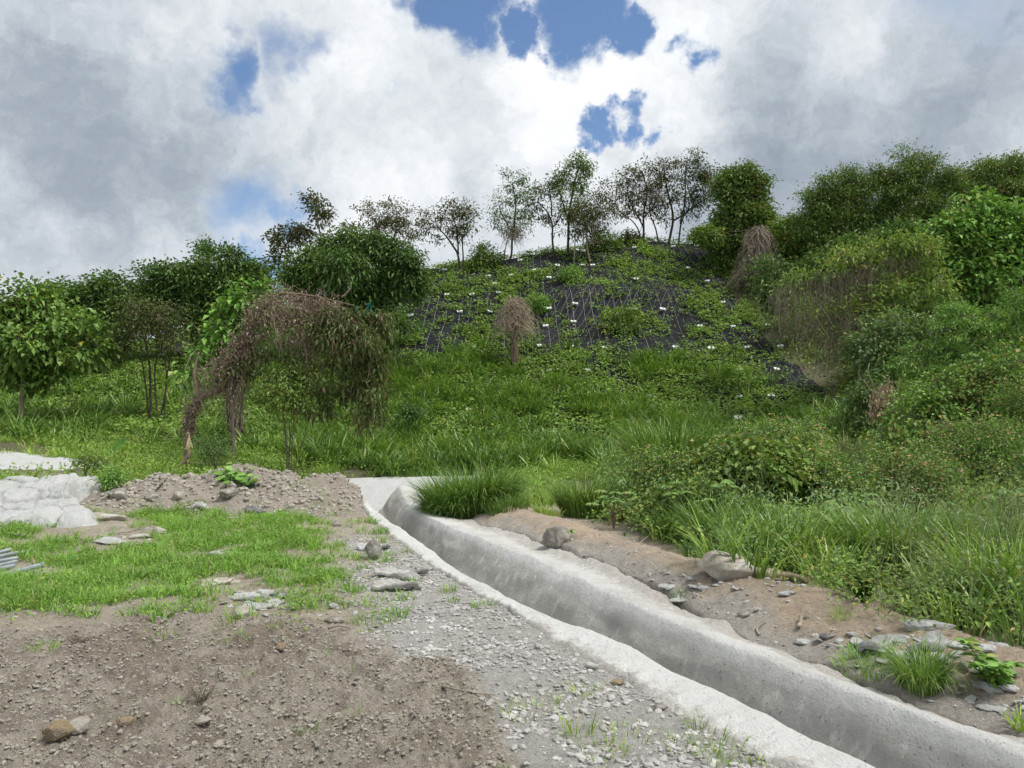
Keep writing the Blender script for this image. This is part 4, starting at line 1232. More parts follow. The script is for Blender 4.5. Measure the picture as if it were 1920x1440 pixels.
def tree(name, label, D, base, stems, blobs, leaf=(.22, .11), mat=None, bark=None, r=.12, bs=1.0, cat='tree', group=None, limbs=True, basecut=True, depth=.8, extra=None, **kw):
    """stems: list of pixel polylines [(u, v[, dD])]; blobs: (u, v, ru, rv[, dD, density])"""
    mat = mat or L_MID; bark = bark or M_BARK
    seed = int(base[0]) % 97
    b0 = P(base[0], base[1], D)
    gz = ground_at(b0[0], b0[1])
    b0[2] = gz
    root = empty(name, b0, label, cat, group)
    tb = MB(); lb = MB()
    paths = []
    for si, st in enumerate(stems):
        pts = [P(q[0], q[1], D + (q[2] if len(q) > 2 else 0)) for q in st]
        if si == 0 or (len(st[0]) == 2 and abs(st[0][1] - base[1]) < 14):
            g0 = pts[0].copy(); g0[2] = ground_at(g0[0], g0[1]) - .15
            if abs(g0[2] - pts[0][2]) < 2.5: pts[0] = g0
        cc = wob(curve(pts, 16), r * .8, si + seed)
        rr = (r if si == 0 else r * .72) * .8
        tube(tb, cc, [rr * 1.15, rr, rr * .8, rr * .5], 8)
        paths.append(cc)
    allp = np.concatenate(paths) if paths else b0[None]
    bl = []
    for q in blobs:
        u, v, ru, rv = q[:4]; dD = q[4] if len(q) > 4 else rng.uniform(-.6, .6); k = q[5] if len(q) > 5 else 1.0
        c = P(u, v, D + dD); rx, rz = ru / FPX * D * bs, rv / FPX * D * bs
        bl.append((c, rx, max(.35, depth * (rx + rz) / 2), rz, k))
        if limbs:
            cand = allp[allp[:, 2] < c[2] + .1]
            if len(cand) == 0: cand = allp
            s0 = cand[np.argmin(np.linalg.norm(cand - c, axis=1) + np.abs(rng.normal(0, .2, len(cand))))]
            ln = np.linalg.norm(c - s0)
            if ln > .25:
                mid = (s0 + c) / 2 + np.array([rng.normal(0, .08), rng.normal(0, .08), .08]) * ln
                tube(tb, wob(curve([s0, mid, c], 10), ln * .035, seed + int(u)), [r * .30, r * .12], 5)
            # a few limbs inside the blob
            for _ in range(3):
                e = blob_pts(c, rx * .85, rz * .7, rz * .85, 1, .3)[0]
                tube(tb, wob(curve([c, (c + e) / 2 + rng.normal(0, .06, 3), e], 7), .06, seed + _), [r * .13, r * .05], 4)
    foliage(lb, tb, bl, leaf, seed=seed, **kw)
    tb.build('trunk', bark, root, smooth=True)
    lb.build('crown', mat, root)
    if extra: extra(root)
    return root

def hang(mb, starts, length, r=.006, sway=.15, n=6, d=None):
    """thin dead vines hanging down from the start points"""
    for s0, L_ in zip(starts, np.broadcast_to(length, (len(starts),))):
        t = np.linspace(0, 1, n)
        L2 = L_ * rng.uniform(.4, 1.1)
        w = rng.normal(0, sway, (2, 2)) * L2
        x = s0[0] + w[0, 0] * t + w[1, 0] * np.sin(t * 5) * .4 + (0 if d is None else d[0] * t * L2)
        y = s0[1] + w[0, 1] * t
        z = s0[2] - L2 * t ** 1.1
        tube(mb, np.stack([x, y, z], 1), [r, r * .6], 3, False)

# --- left side
tree('broadleaf_tree', 'large-leaved yellowish-green tree with bare straight trunk at the left edge', 26, (38, 796),
     [[(38, 796), (42, 745), (45, 702), (50, 655), (42, 610)], [(44, 700), (30, 660), (32, 620), (5, 600)], [(46, 690), (68, 660), (62, 620), (80, 590)], [(44, 705), (20, 700), (-10, 688)], [(50, 680), (90, 690), (130, 668)]],
     [(40, 560, 42, 24, 0, .9), (5, 600, 30, 50, 0, .9), (88, 575, 34, 30, .3, .8), (95, 640, 45, 36, 0, 1), (40, 650, 50, 34, -.5, .7), (150, 640, 30, 34, 0, 1), (10, 685, 40, 28, 0, .9), (80, 690, 50, 26, .4, .9), (60, 606, 40, 22, .5, .6), (135, 685, 25, 22, 0, .8), (-40, 640, 50, 60, 0, 1)],
     leaf=(.21, .17), mat=L_BIG, bark=M_BARKL, r=.11, dens=21, per=13, spread=.24, droop=.55, gap=.40, gfreq=1.6)
tree('dark_tree', 'dark green tree with rounded top behind the large-leaved tree', 35, (170, 690), [[(170, 690), (165, 640), (168, 590)], [(170, 670), (200, 620), (205, 570)]],
     [(205, 555, 34, 32), (160, 575, 45, 32), (120, 565, 35, 28), (220, 600, 32, 40), (170, 625, 60, 36), (115, 610, 40, 40), (90, 580, 30, 30)], leaf=(.24, .13), mat=L_DARK, r=.16, bs=.82, dens=48, per=12, spread=.26, gap=.22)
tree('dark_tree', 'broad dark green tree between the rounded dark tree and the twin-topped one', 37, (300, 670), [[(300, 670), (295, 610), (290, 560)], [(300, 650), (330, 600), (335, 550)]],
     [(275, 530, 30, 30), (310, 520, 28, 22), (345, 540, 34, 30), (290, 575, 48, 40), (345, 590, 36, 40), (262, 570, 26, 40), (320, 560, 40, 44)], leaf=(.24, .12), mat=L_DARK, r=.18, bs=.82, dens=48, per=12, spread=.26, gap=.22)
tree('dark_tree', 'tall dark tree with twin pointed tops left of the blue sky gap', 36, (410, 660), [[(410, 660), (405, 600), (385, 530), (380, 480)], [(408, 620), (425, 540), (430, 490)], [(410, 640), (460, 580), (475, 520)]],
     [(382, 482, 17, 22), (430, 488, 17, 22), (400, 520, 40, 26), (470, 515, 24, 26), (485, 540, 22, 26), (440, 545, 46, 34), (385, 560, 36, 40), (420, 600, 60, 40), (480, 580, 28, 34), (360, 520, 20, 24)], leaf=(.24, .11), mat=L_DARK, r=.18, bs=.82, dens=48, per=12, spread=.25, gap=.25)
tree('wispy_tree', 'brownish multi-stemmed thin tree standing on the left slope', 27, (288, 742),
     [[(285, 742), (283, 700), (275, 650), (262, 610)], [(300, 744), (288, 700), (300, 650), (305, 600)], [(298, 735), (318, 690), (322, 640), (330, 600)], [(283, 735), (270, 670), (240, 620)], [(308, 730), (312, 680), (300, 640)]],
     [(265, 600, 34, 26, 0, .7), (305, 590, 34, 20, 0, .9), (235, 625, 30, 34, 0, .7), (330, 615, 24, 30, 0, .7), (285, 620, 44, 26, .4, .8), (225, 650, 18, 22, 0, .5), (310, 650, 30, 26, 0, .4), (262, 580, 22, 12, 0, .5)],
     leaf=(.13, .055), mat=L_OLIVE, bark=M_BARKD, r=.055, dens=30, per=12, spread=.2, twig=(.010, .004), gap=.34, twfrac=1)
tree('bright_tree', 'bright green heart-leaved tree just behind the bent dead trunk', 22, (440, 760), [[(440, 760), (438, 700), (450, 640), (470, 580)], [(440, 720), (415, 660), (420, 620)]],
     [(470, 560, 32, 22, 0, 1), (455, 595, 38, 30, 0, 1), (500, 590, 28, 28, 0, 1), (420, 620, 26, 26, 0, .8), (450, 640, 36, 30, 0, .8), (395, 655, 22, 24, 0, .8), (380, 690, 34, 30, 0, .6)],
     leaf=(.20, .15), mat=L_BRIGHT, r=.06, dens=26, per=9, spread=.17, droop=.5, gap=.32, gfreq=1.8)
# --- big dark tree in the middle
tree('mango_tree', 'biggest dark green spreading tree standing left of the netted slope', 36, (640, 600),
     [[(640, 605), (635, 560), (620, 510), (600, 450)], [(660, 600), (690, 560), (720, 520), (735, 480)], [(640, 580), (585, 520), (560, 480)], [(700, 590), (712, 550), (735, 500)]],
     [(620, 470, 44, 26, 0, 1), (575, 515, 46, 34, 0, 1), (640, 510, 56, 34, -1, 1), (555, 540, 28, 20, 0, 1), (610, 550, 60, 24, 0, 1), (700, 470, 36, 28, 0, .9), (740, 490, 46, 34, 0, 1), (765, 520, 36, 30, 0, 1), (720, 530, 50, 34, 0, 1), (680, 550, 50, 26, 0, .9), (780, 545, 20, 14, 0, .8), (660, 445, 30, 14, 0, .6), (700, 565, 40, 16, 0, .6)],
     leaf=(.26, .11), mat=L_DARK, r=.2, bs=.78, dens=52, per=13, spread=.25, gap=.25, droop=.45)
tree('slender_tree', 'slender tree with one tuft of leaves poking above the big dark tree', 37.5, (625, 590),
     [[(625, 590), (612, 500), (600, 440), (592, 400)], [(608, 470), (560, 455), (520, 445)], [(606, 455), (570, 420), (545, 440)], [(604, 480), (560, 490), (515, 490)]],
     [(592, 388, 19, 16, 0, 1.1), (598, 410, 16, 18, 0, .8), (520, 448, 18, 14, 0, .9), (545, 440, 22, 12, 0, .7), (515, 490, 14, 12, 0, .9), (530, 470, 20, 12, 0, .6), (560, 430, 16, 8, 0, .5), (575, 450, 22, 12, 0, .5), (527, 510, 16, 12, 0, .6)],
     leaf=(.24, .12), mat=L_SPARSE, r=.08, dens=20, per=9, spread=.2, gap=.3)
tree('thin_crown_tree', 'brown thin-crowned tree rising behind the right half of the big dark tree', 38, (720, 560),
     [[(720, 560), (722, 490), (715, 440), (700, 405)], [(722, 480), (745, 430), (742, 390)], [(722, 500), (765, 440), (780, 430)]],
     [(688, 400, 14, 10, 0, .8), (712, 405, 26, 20, 0, .7), (740, 388, 20, 9, 0, .6), (745, 410, 26, 16, 0, .8), (765, 430, 24, 18, 0, .8), (735, 435, 34, 18, 0, .8), (700, 435, 28, 14, 0, .7), (770, 455, 18, 12, 0, .6), (660, 425, 18, 8, 0, .5)],
     leaf=(.17, .08), mat=L_SPARSE, bark=M_BARKL, r=.08, dens=20, per=9, spread=.20, gap=.32, twfrac=1)
# --- crest
CR = dict(mat=L_SPARSE, bark=M_BARKD, leaf=(.22, .09), dens=13, per=8, spread=.22, gap=.45, gfreq=2.0, shell=.7, twfrac=1, twig=(.015, .006), droop=.35)
tree('crest_tree', 'small vase-shaped tree standing alone at the left end of the crest', 46, (868, 496),
     [[(867, 496), (860, 475), (850, 462), (835, 440), (820, 425)], [(870, 496), (868, 470), (865, 450), (875, 420)], [(860, 476), (858, 440), (850, 410)]],
     [(845, 395, 26, 13, 0, 1), (870, 398, 20, 12, 0, 1), (815, 408, 20, 14, 0, .9), (830, 425, 26, 14, 0, .8), (860, 420, 22, 18, 0, 1), (882, 415, 10, 14, 0, .6), (800, 428, 12, 10, 0, .6), (845, 445, 30, 10, 0, .35), (865, 440, 14, 12, 0, .8)], r=.085, group='trees along the crest', **CR)
tree('crest_tree', 'feathery tree with a brown tangle low on its trunk on the crest', 47, (955, 480),
     [[(945, 520), (953, 495), (960, 478), (960, 450), (965, 420), (968, 380), (960, 345)], [(942, 480), (950, 450)], [(960, 440), (945, 410), (935, 390)]],
     [(957, 342, 18, 18, 0, .8), (975, 360, 20, 20, 0, .9), (983, 335, 10, 8, 0, .4), (940, 380, 20, 14, 0, .9), (965, 395, 28, 16, 0, 1.1), (955, 415, 26, 12, 0, 1), (935, 412, 14, 12, 0, .6), (970, 425, 26, 12, 0, .8), (945, 432, 18, 8, 0, .5)], r=.078, group='trees along the crest', **{**CR, 'mat': L_DARK, 'leaf': (.22, .07)})
tree('crest_tree', 'sparse open tree with one curved thin trunk right of the feathery tree', 48, (1040, 468),
     [[(1039, 468), (1036, 440), (1038, 425), (1030, 400), (1010, 380)], [(1038, 425), (1050, 410), (1055, 395)], [(1034, 405), (1032, 375), (1030, 350)]],
     [(1012, 375, 22, 18, 0, .55), (1028, 350, 16, 12, 0, .8), (1005, 400, 20, 14, 0, .5), (1035, 390, 20, 22, 0, .4), (1020, 415, 16, 8, 0, .3), (1022, 360, 22, 10, 0, .5), (995, 380, 14, 14, 0, .4)], r=.078, group='trees along the crest', **CR)
tree('crest_tree', 'tallest tree on the crest with a dense narrow crown', 48, (1065, 474),
     [[(1065, 476), (1065, 440), (1068, 400), (1075, 350), (1085, 310)], [(1066, 420), (1055, 380), (1045, 340)]],
     [(1085, 303, 18, 13, 0, 1.3), (1078, 325, 26, 20, 0, 1.3), (1096, 330, 14, 20, 0, 1), (1050, 335, 20, 14, 0, 1.1), (1065, 352, 30, 18, 0, 1.2), (1075, 380, 26, 22, 0, 1), (1092, 375, 16, 22, 0, .7), (1060, 400, 18, 16, 0, .7), (1065, 425, 24, 12, 0, .4), (1085, 405, 18, 14, 0, .7)], r=.093, group='trees along the crest', **{**CR, 'mat': L_FOREST})
tree('crest_tree', 'leaning leafy tree with pale slanting trunks just right of the tallest one', 47, (1107, 495),
     [[(1108, 512), (1104, 480), (1100, 450), (1095, 420)], [(1090, 472), (1094, 450), (1092, 430)], [(1075, 497), (1078, 450), (1080, 430)], [(1100, 470), (1098, 440), (1108, 400), (1125, 360)]],
     [(1095, 420, 24, 22, 0, 1.2), (1110, 405, 24, 20, 0, 1.2), (1100, 440, 20, 12, 0, .9), (1125, 390, 22, 18, 0, .8), (1130, 360, 12, 14, 0, .7), (1115, 430, 20, 10, 0, .8), (1145, 395, 14, 18, 0, .5), (1085, 400, 18, 20, 0, .8)], r=.070, group='trees along the crest', **{**CR, 'bark': M_BARKL})
tree('crest_tree', 'wide fan-shaped bare-looking tree with several curved stems near the crest top', 50, (1205, 449),
     [[(1207, 450), (1207, 425), (1205, 400), (1215, 360), (1205, 320)], [(1202, 450), (1195, 425), (1182, 410), (1165, 400)], [(1205, 425), (1195, 405), (1180, 380), (1175, 350)], [(1233, 447), (1230, 425), (1215, 398), (1225, 370)], [(1206, 410), (1230, 380), (1240, 350)]],
     [(1205, 316, 22, 12, 0, .8), (1180, 335, 22, 16, 0, .7), (1215, 340, 26, 20, 0, .8), (1165, 360, 18, 18, 0, .7), (1190, 365, 26, 22, 0, .8), (1225, 368, 26, 22, 0, .9), (1170, 390, 22, 16, 0, .7), (1200, 392, 26, 14, 0, .8), (1240, 330, 18, 18, 0, .7), (1150, 375, 12, 18, 0, .6), (1235, 395, 18, 12, 0, .6)], r=.085, group='trees along the crest', **CR)
tree('crest_tree', 'widest spreading dark tree on the crest with forked trunks', 50, (1260, 446),
     [[(1253, 446), (1262, 415), (1260, 390), (1250, 350), (1245, 320)], [(1271, 446), (1276, 420), (1285, 400), (1305, 385), (1335, 365)], [(1276, 420), (1285, 370), (1282, 330), (1290, 300)], [(1262, 415), (1290, 395), (1320, 380)]],
     [(1300, 290, 10, 4, 0, .8), (1250, 310, 22, 9, 0, .8), (1285, 315, 26, 14, 0, 1.1), (1315, 318, 24, 14, 0, 1.2), (1338, 330, 18, 14, 0, 1), (1300, 340, 34, 16, 0, 1.1), (1260, 340, 26, 20, 0, .8), (1330, 355, 26, 18, 0, .8), (1285, 370, 32, 20, 0, .8), (1255, 375, 22, 20, 0, .8), (1320, 378, 24, 12, 0, .6), (1295, 400, 22, 10, 0, .5), (1250, 410, 18, 12, 0, .7), (1350, 345, 12, 18, 0, .5)], r=.101, group='trees along the crest', **CR)
# --- right side, far to near
RT = dict(bs=.86, dens=46, per=15, spread=.28, gap=.22, gfreq=1.1, twfrac=.35)
tree('vine_covered_tree', 'tall narrow tree smothered in green vines at the right end of the crest', 46, (1400, 520),
     [[(1400, 520), (1395, 450), (1390, 380), (1392, 330)], [(1395, 440), (1420, 400), (1430, 370)]],
     [(1392, 330, 26, 16, 0, 1.1), (1380, 350, 34, 18, 0, 1.2), (1412, 348, 24, 16, 0, .9), (1390, 375, 34, 18, 0, 1.2), (1390, 410, 46, 26, 0, 1.3), (1365, 440, 34, 24, 0, 1.3), (1420, 420, 24, 24, 0, 1.3), (1395, 460, 50, 26, 0, 1.3), (1350, 455, 22, 14, 0, 1), (1370, 480, 34, 22, 0, 1.3), (1430, 380, 16, 14, 0, .5), (1355, 400, 14, 10, 0, .5), (1380, 520, 34, 24, 0, 1)], leaf=(.24, .13), mat=L_FOREST, r=.16, **RT)
tree('roadside_bush', 'low light green bush filling the dip right of the vine-covered tree', 44, (1480, 520), [[(1480, 520), (1480, 480), (1475, 440)]],
     [(1470, 430, 34, 18), (1500, 440, 30, 24), (1460, 460, 30, 26), (1500, 480, 44, 34), (1455, 500, 30, 30), (1520, 470, 30, 30), (1330, 440, 20, 12), (1310, 445, 16, 8)], leaf=(.22, .11), mat=L_MID, r=.08, cat='bush', **RT)
tree('acacia_tree', 'pointed olive-green tree left of the highest treetops on the right', 42, (1570, 560),
     [[(1570, 560), (1572, 480), (1580, 400), (1585, 340)], [(1572, 470), (1535, 420), (1520, 390)], [(1572, 460), (1610, 400), (1620, 360)]],
     [(1590, 338, 24, 16, 0, .9), (1560, 350, 24, 18, 0, 1), (1610, 350, 22, 20, 0, .8), (1540, 380, 30, 24, 0, 1.1), (1585, 380, 40, 26, 0, 1.1), (1520, 410, 24, 20, 0, .9), (1570, 420, 46, 26, 0, 1.2), (1615, 410, 30, 28, 0, 1.1), (1540, 445, 40, 24, 0, 1.2), (1600, 450, 44, 28, 0, 1.2), (1505, 430, 14, 20, 0, .8), (1510, 370, 8, 12, 0, .4)], leaf=(.22, .08), mat=L_FOREST, r=.15, **RT)
tree('acacia_tree', 'highest bushy tree on the right with fine upward twigs', 42, (1720, 520),
     [[(1720, 520), (1715, 430), (1710, 360), (1715, 320)], [(1716, 440), (1670, 380), (1650, 330)], [(1716, 430), (1770, 370), (1775, 330)]],
     [(1640, 322, 14, 6, 0, .7), (1665, 335, 26, 14, 0, .8), (1720, 312, 30, 16, 0, .9), (1745, 305, 14, 8, 0, .4), (1700, 340, 44, 22, 0, 1.2), (1750, 345, 44, 20, 0, 1.2), (1660, 370, 34, 22, 0, 1.2), (1720, 380, 54, 26, 0, 1.3), (1780, 340, 30, 20, 0, 1), (1670, 410, 40, 24, 0, 1.3), (1740, 420, 50, 30, 0, 1.3), (1690, 290, 10, 10, 0, .3), (1645, 345, 16, 10, 0, .6), (1690, 450, 50, 24, 0, 1.2)], leaf=(.20, .075), mat=L_FOREST, r=.16, **RT)
tree('acacia_tree', 'brownish-green treetops at the upper right corner of the woods', 43, (1860, 500),
     [[(1860, 500), (1860, 430), (1865, 360), (1880, 320)], [(1862, 420), (1830, 370), (1815, 340)], [(1862, 400), (1920, 350)]],
     [(1815, 335, 26, 16, 0, .9), (1850, 325, 34, 16, 0, 1), (1890, 315, 30, 16, 0, 1), (1840, 355, 44, 24, 0, 1.2), (1900, 350, 44, 26, 0, 1.2), (1930, 320, 30, 20, 0, 1), (1880, 390, 60, 28, 0, 1.2), (1820, 390, 40, 26, 0, 1.2), (1950, 380, 50, 40, 0, 1.2), (1980, 330, 40, 30, 0, 1)], leaf=(.20, .08), mat=L_FOREST, r=.16, **RT)
tree('broadleaf_tree', 'glossy green broadleaf tree under the upper right treetops', 35, (1850, 620),
     [[(1850, 620), (1848, 540), (1840, 470), (1830, 410)], [(1848, 530), (1890, 470), (1900, 420)], [(1848, 520), (1800, 480), (1780, 450)]],
     [(1830, 390, 34, 18, 0, 1), (1860, 410, 34, 20, 0, 1), (1890, 405, 24, 14, 0, .9), (1800, 425, 34, 22, 0, 1), (1845, 445, 44, 26, 0, 1.1), (1895, 450, 36, 28, 0, 1.1), (1780, 465, 36, 24, 0, 1), (1830, 490, 50, 28, 0, 1.1), (1890, 500, 44, 34, 0, 1.1), (1940, 440, 36, 50, 0, 1.1), (1860, 540, 60, 34, 0, 1.1), (1760, 430, 22, 12, 0, .7), (1790, 520, 44, 30, 0, 1.1)], leaf=(.27, .20), mat=L_BRIGHT, r=.13, dens=19, per=9, spread=.26, gap=.28, droop=.5)
tree('undergrowth_bush', 'dark green bush between the arching shrub and the glossy broadleaf tree', 37, (1700, 560), [[(1700, 560), (1700, 520), (1705, 480)]],
     [(1700, 450, 50, 24), (1640, 470, 40, 28), (1740, 480, 50, 30), (1700, 510, 60, 34), (1640, 510, 40, 30), (1560, 500, 50, 26), (1590, 480, 40, 24), (1530, 510, 30, 24)], leaf=(.24, .12), mat=L_DARK, r=.10, cat='bush', **RT)

def dead_curtain(spans, D, r=.007, n=260, lens=1.2, sway=.18, mat=None, name='dead_vines'):
    def f(root):
        mb = MB()
        for (poly, k, L_) in spans:
            c = curve([P(u, v, D + d) for u, v, d in poly], 40)
            m = int(n * k * .8)
            i = rng.integers(0, 40, m)
            s0 = c[i] + rng.normal(0, 1, (m, 3)) * np.array([.18, .35, .16])
            hang(mb, s0, L_ * lens, r, sway)
            # tangled cross strands
            a = c[rng.integers(0, 40, m // 2)] + rng.normal(0, .25, (m // 2, 3)) - np.array([0, 0, .3]) * L_
            b = a + rng.normal(0, .5, a.shape) - np.array([0, 0, .3])
            thin_tubes(mb, a, b, r, r * .5, sag=.06)
        mb.build(name, mat or L_DRYST, root)
    return f
tree('arching_shrub', 'arching yellowish-green shrub trailing a brown curtain of dead vines', 29, (1600, 680),
     [[(1610, 680), (1605, 620), (1610, 560), (1640, 500), (1690, 470)], [(1608, 600), (1570, 540), (1500, 530), (1460, 545)], [(1610, 600), (1650, 560), (1700, 540)]],
     [(1690, 460, 44, 14, 0, 1), (1640, 470, 40, 16, 0, 1), (1590, 490, 40, 16, 0, .9), (1545, 510, 34, 14, 0, .8), (1500, 530, 28, 12, 0, .6), (1735, 470, 34, 22, 0, 1), (1650, 540, 44, 18, 0, 1), (1690, 560, 44, 22, 0, 1), (1600, 590, 40, 16, 0, .7), (1540, 580, 30, 12, 0, .5), (1700, 500, 50, 20, .6, .8), (1530, 615, 34, 12, 0, .6), (1740, 530, 34, 34, 0, 1), (1620, 560, 34, 16, 0, .7), (1570, 640, 30, 14, 0, .6), (1480, 545, 18, 12, 0, .4)],
     leaf=(.22, .08), mat=L_YELL, bark=M_BARKL, r=.07, cat='shrub', dens=30, per=8, spread=.17, gap=.32, droop=.3,
     extra=dead_curtain([([(1450, 545, 0), (1500, 525, 0), (1560, 515, 0), (1640, 500, 0)], 1.5, 1.7), ([(1490, 590, -.3), (1560, 590, -.3), (1620, 600, 0)], 1.2, 1.3), ([(1600, 500, 0), (1660, 490, 0), (1720, 480, 0)], .6, .7), ([(1540, 640, -.3), (1600, 650, -.3)], .6, .8)], 29, n=260))
tree('shady_bush', 'dark bush in deep shade at the foot of the right-hand woods', 31, (1640, 700), [[(1640, 700), (1640, 650), (1650, 600)]],
     [(1640, 600, 50, 26), (1600, 640, 34, 26), (1680, 590, 50, 30), (1740, 590, 50, 40), (1470, 560, 20, 30), (1445, 520, 26, 30), (1452, 560, 16, 20)], leaf=(.2, .1), mat=L_DARK, r=.06, cat='bush', **RT)
tree('glaucous_bush', 'rounded bluish-green leafy bush at the right edge of the netting', 24, (1680, 740), [[(1680, 745), (1678, 700), (1680, 640)]],
     [(1670, 605, 36, 16), (1710, 620, 40, 20), (1640, 640, 36, 24), (1680, 650, 50, 26), (1625, 670, 26, 16), (1730, 650, 34, 26), (1660, 680, 44, 18), (1625, 735, 26, 24, -1), (1612, 775, 24, 20, -1), (1640, 765, 34, 28, -.5)], leaf=(.17, .08), mat=L_GLAUC, r=.06, cat='bush', dens=34, per=10, spread=.16, gap=.30)
tree('feathery_tree', 'feathery light green tree with fine fern-like leaves at the right edge', 21, (1830, 800),
     [[(1830, 800), (1828, 720), (1825, 640), (1820, 590)], [(1828, 700), (1870, 640), (1890, 590)], [(1828, 720), (1770, 660), (1740, 620)]],
     [(1800, 590, 34, 14, 0, 1.2), (1835, 600, 44, 20, 0, 1.2), (1790, 625, 44, 20, 0, 1.2), (1870, 630, 44, 24, 0, 1.2), (1900, 590, 34, 30, 0, 1.1), (1760, 665, 44, 20, 0, 1.2), (1820, 670, 50, 24, 0, 1.2), (1880, 680, 50, 28, 0, 1.2), (1740, 700, 36, 20, 0, 1.1), (1930, 560, 30, 40, 0, 1), (1800, 710, 50, 24, 0, 1.1), (1710, 690, 30, 16, 0, .8), (1940, 640, 40, 50, 0, 1.1)],
     leaf=(.13, .034), mat=L_FEATH, r=.07, dens=46, per=15, spread=.15, gap=.30, gfreq=2.2, droop=.35, flat=.45)
tree('vine_thicket', 'dense wall of creeping vines below the feathery tree', 17.5, (1800, 860), [[(1800, 860), (1800, 800), (1805, 740)]],
     [(1770, 750, 60, 30), (1830, 730, 60, 34), (1890, 740, 50, 40), (1740, 790, 50, 30), (1800, 790, 60, 34), (1870, 800, 60, 40), (1920, 720, 40, 60), (1700, 780, 34, 30), (1940, 800, 40, 60), (1720, 745, 34, 26), (1850, 690, 50, 20)], leaf=(.11, .085), mat=L_VINE, r=.04, cat='thicket', dens=60, per=9, spread=.13, gap=.24, gfreq=2, droop=.4, twig=(.006, .003))

# dead cone of hanging vines below the vine-covered tree, and the one on the slope
def vine_cone(name, label, D, top, bot, hw, wtop, n, r, trunk=None, mat=None, curl=.16):
    u0, v0 = top; v1 = bot
    b = P(u0, trunk if trunk else v1, D); b[2] = ground_at(b[0], b[1])
    root = empty(name, b, label, 'dead tree')
    tp = P(u0, v0, D); bt = P(u0, v1, D)
    H = tp[2] - bt[2]; Rr = hw / FPX * D
    core = MB()
    tube(core, wob(curve([b - np.array([0, 0, .2]), (b + tp) / 2 + np.array([.05, 0, 0]), tp], 14), .08, 3), [.13, .11, .07] if trunk else [.08, .05], 7)
    if trunk:
        for _ in range(9):
            a = rng.uniform(0, 6.28); o = np.array([math.cos(a), math.sin(a), 0]) * .13
            tube(core, wob(curve([b + o * .8 - np.array([0, 0, .1]), (b + bt) / 2 + o * 1.2 + rng.normal(0, .05, 3), bt + o + np.array([0, 0, .5])], 9), .08, _), [.022, .014], 4)
    core.build('trunk', M_BARKR if trunk else M_BARKD, root, smooth=True)
    mb = MB()
    for k in range(n):
        a = rng.uniform(0, 2 * np.pi); h0 = rng.uniform(0, 1) ** 1.5 * .7
        s0 = tp + np.array([math.cos(a), math.sin(a), 0]) * Rr * (wtop * .6 + .25 * h0) * rng.uniform(.2, 1) - np.array([0, 0, H * h0])
        h1 = min(rng.uniform(.85, 1.3), h0 + rng.uniform(.15, .65)); rad = Rr * (wtop + (1 - wtop) * min(1, h1) ** 1.35) * rng.uniform(.35, 1.15)
        aa = a + rng.normal(0, .4)
        e = tp + np.array([math.cos(aa) * rad, math.sin(aa) * rad, -H * h1])
        m = (s0 + e) / 2 + np.array([math.cos(a), math.sin(a), .2]) * Rr * rng.uniform(-.1, .35) + rng.normal(0, .10, 3)
        tube(mb, wob(curve([s0, m, e], 12), curl, k), [r, r * .5], 3, False)
    mb.build('dead_vines', mat or L_DRYPALE, root)
    return root
vine_cone('dead_vine_stump', 'dead tree stump on the slope under a shaggy cone of pale dry vines', 35.5, (966, 562), 632, 50, .30, 520, .0105, trunk=703, curl=.34)
vine_cone('hanging_dead_vines', 'dark brown bell of dead vines hanging beside the vine-covered tree', 43, (1422, 425), 538, 66, .10, 800, .016, mat=L_DRYST, curl=.26)

# tangle on the feathery crest tree
tg = [o for o in bpy.data.objects if o.get('label', '').startswith('feathery tree with a brown')][0]
mb = MB(); c = P(963, 437, 46.8)
a = blob_pts(c, .75, .6, .55, 260, .5); b_ = a + rng.normal(0, .35, a.shape) - np.array([0, 0, .25])
thin_tubes(mb, a, b_, .012, .006); mb.build('dead_tangle', L_DRYST, tg)
# brownish centre of the fan-shaped crest tree
tg = [o for o in bpy.data.objects if o.get('label', '').startswith('wide fan')][0]
mb = MB(); c = P(1222, 368, 50)
a = blob_pts(c, 1.0, .8, .8, 300, .5); b_ = a + rng.normal(0, .4, a.shape)
thin_tubes(mb, a, b_, .011, .006); mb.build('dead_tangle', L_DRYST, tg)

# low growth along the crest and on the right slope
for (u, v, ru, rv, D, mt, lab) in [(910, 480, 26, 16, 46.5, L_MID, 'rounded green bush on the crest left of the feathery tree'), (1130, 452, 30, 14, 49, L_MID, 'low green bush on the crest between the leaning tree and the fan-shaped one'), (1180, 447, 18, 9, 50.5, L_OLIVE, 'small olive bush on the crest left of the fan-shaped tree'), (1330, 440, 26, 14, 49.5, L_GLAUC, 'wispy bluish bush on the crest beside the vine-covered tree'),
                                   (1165, 605, 30, 22, 38.5, L_MID, 'ragged green bush growing through the middle of the netting'), (1010, 570, 14, 12, 40.5, L_BRIGHT, 'small bright bush right of the dead vine stump'), (1070, 520, 12, 14, 44, L_BRIGHT, 'small bright bush below the tallest crest tree'), (740, 610, 40, 20, 34.5, L_DARK, 'dark shrub at the left edge of the netted slope')]:
    tree('green_bush', lab, D, (u, v + rv), [[(u, v + rv), (u + 2, v), (u - 2, v - rv * .5)]], [(u, v, ru, rv * .8), (u + ru * .5, v + rv * .4, ru * .6, rv * .5), (u - ru * .5, v + rv * .4, ru * .6, rv * .5), (u + 3, v - rv * .5, ru * .4, rv * .6)], leaf=(.2, .09), mat=mt, r=.04, cat='bush', dens=26, per=9, spread=.18, gap=.3)

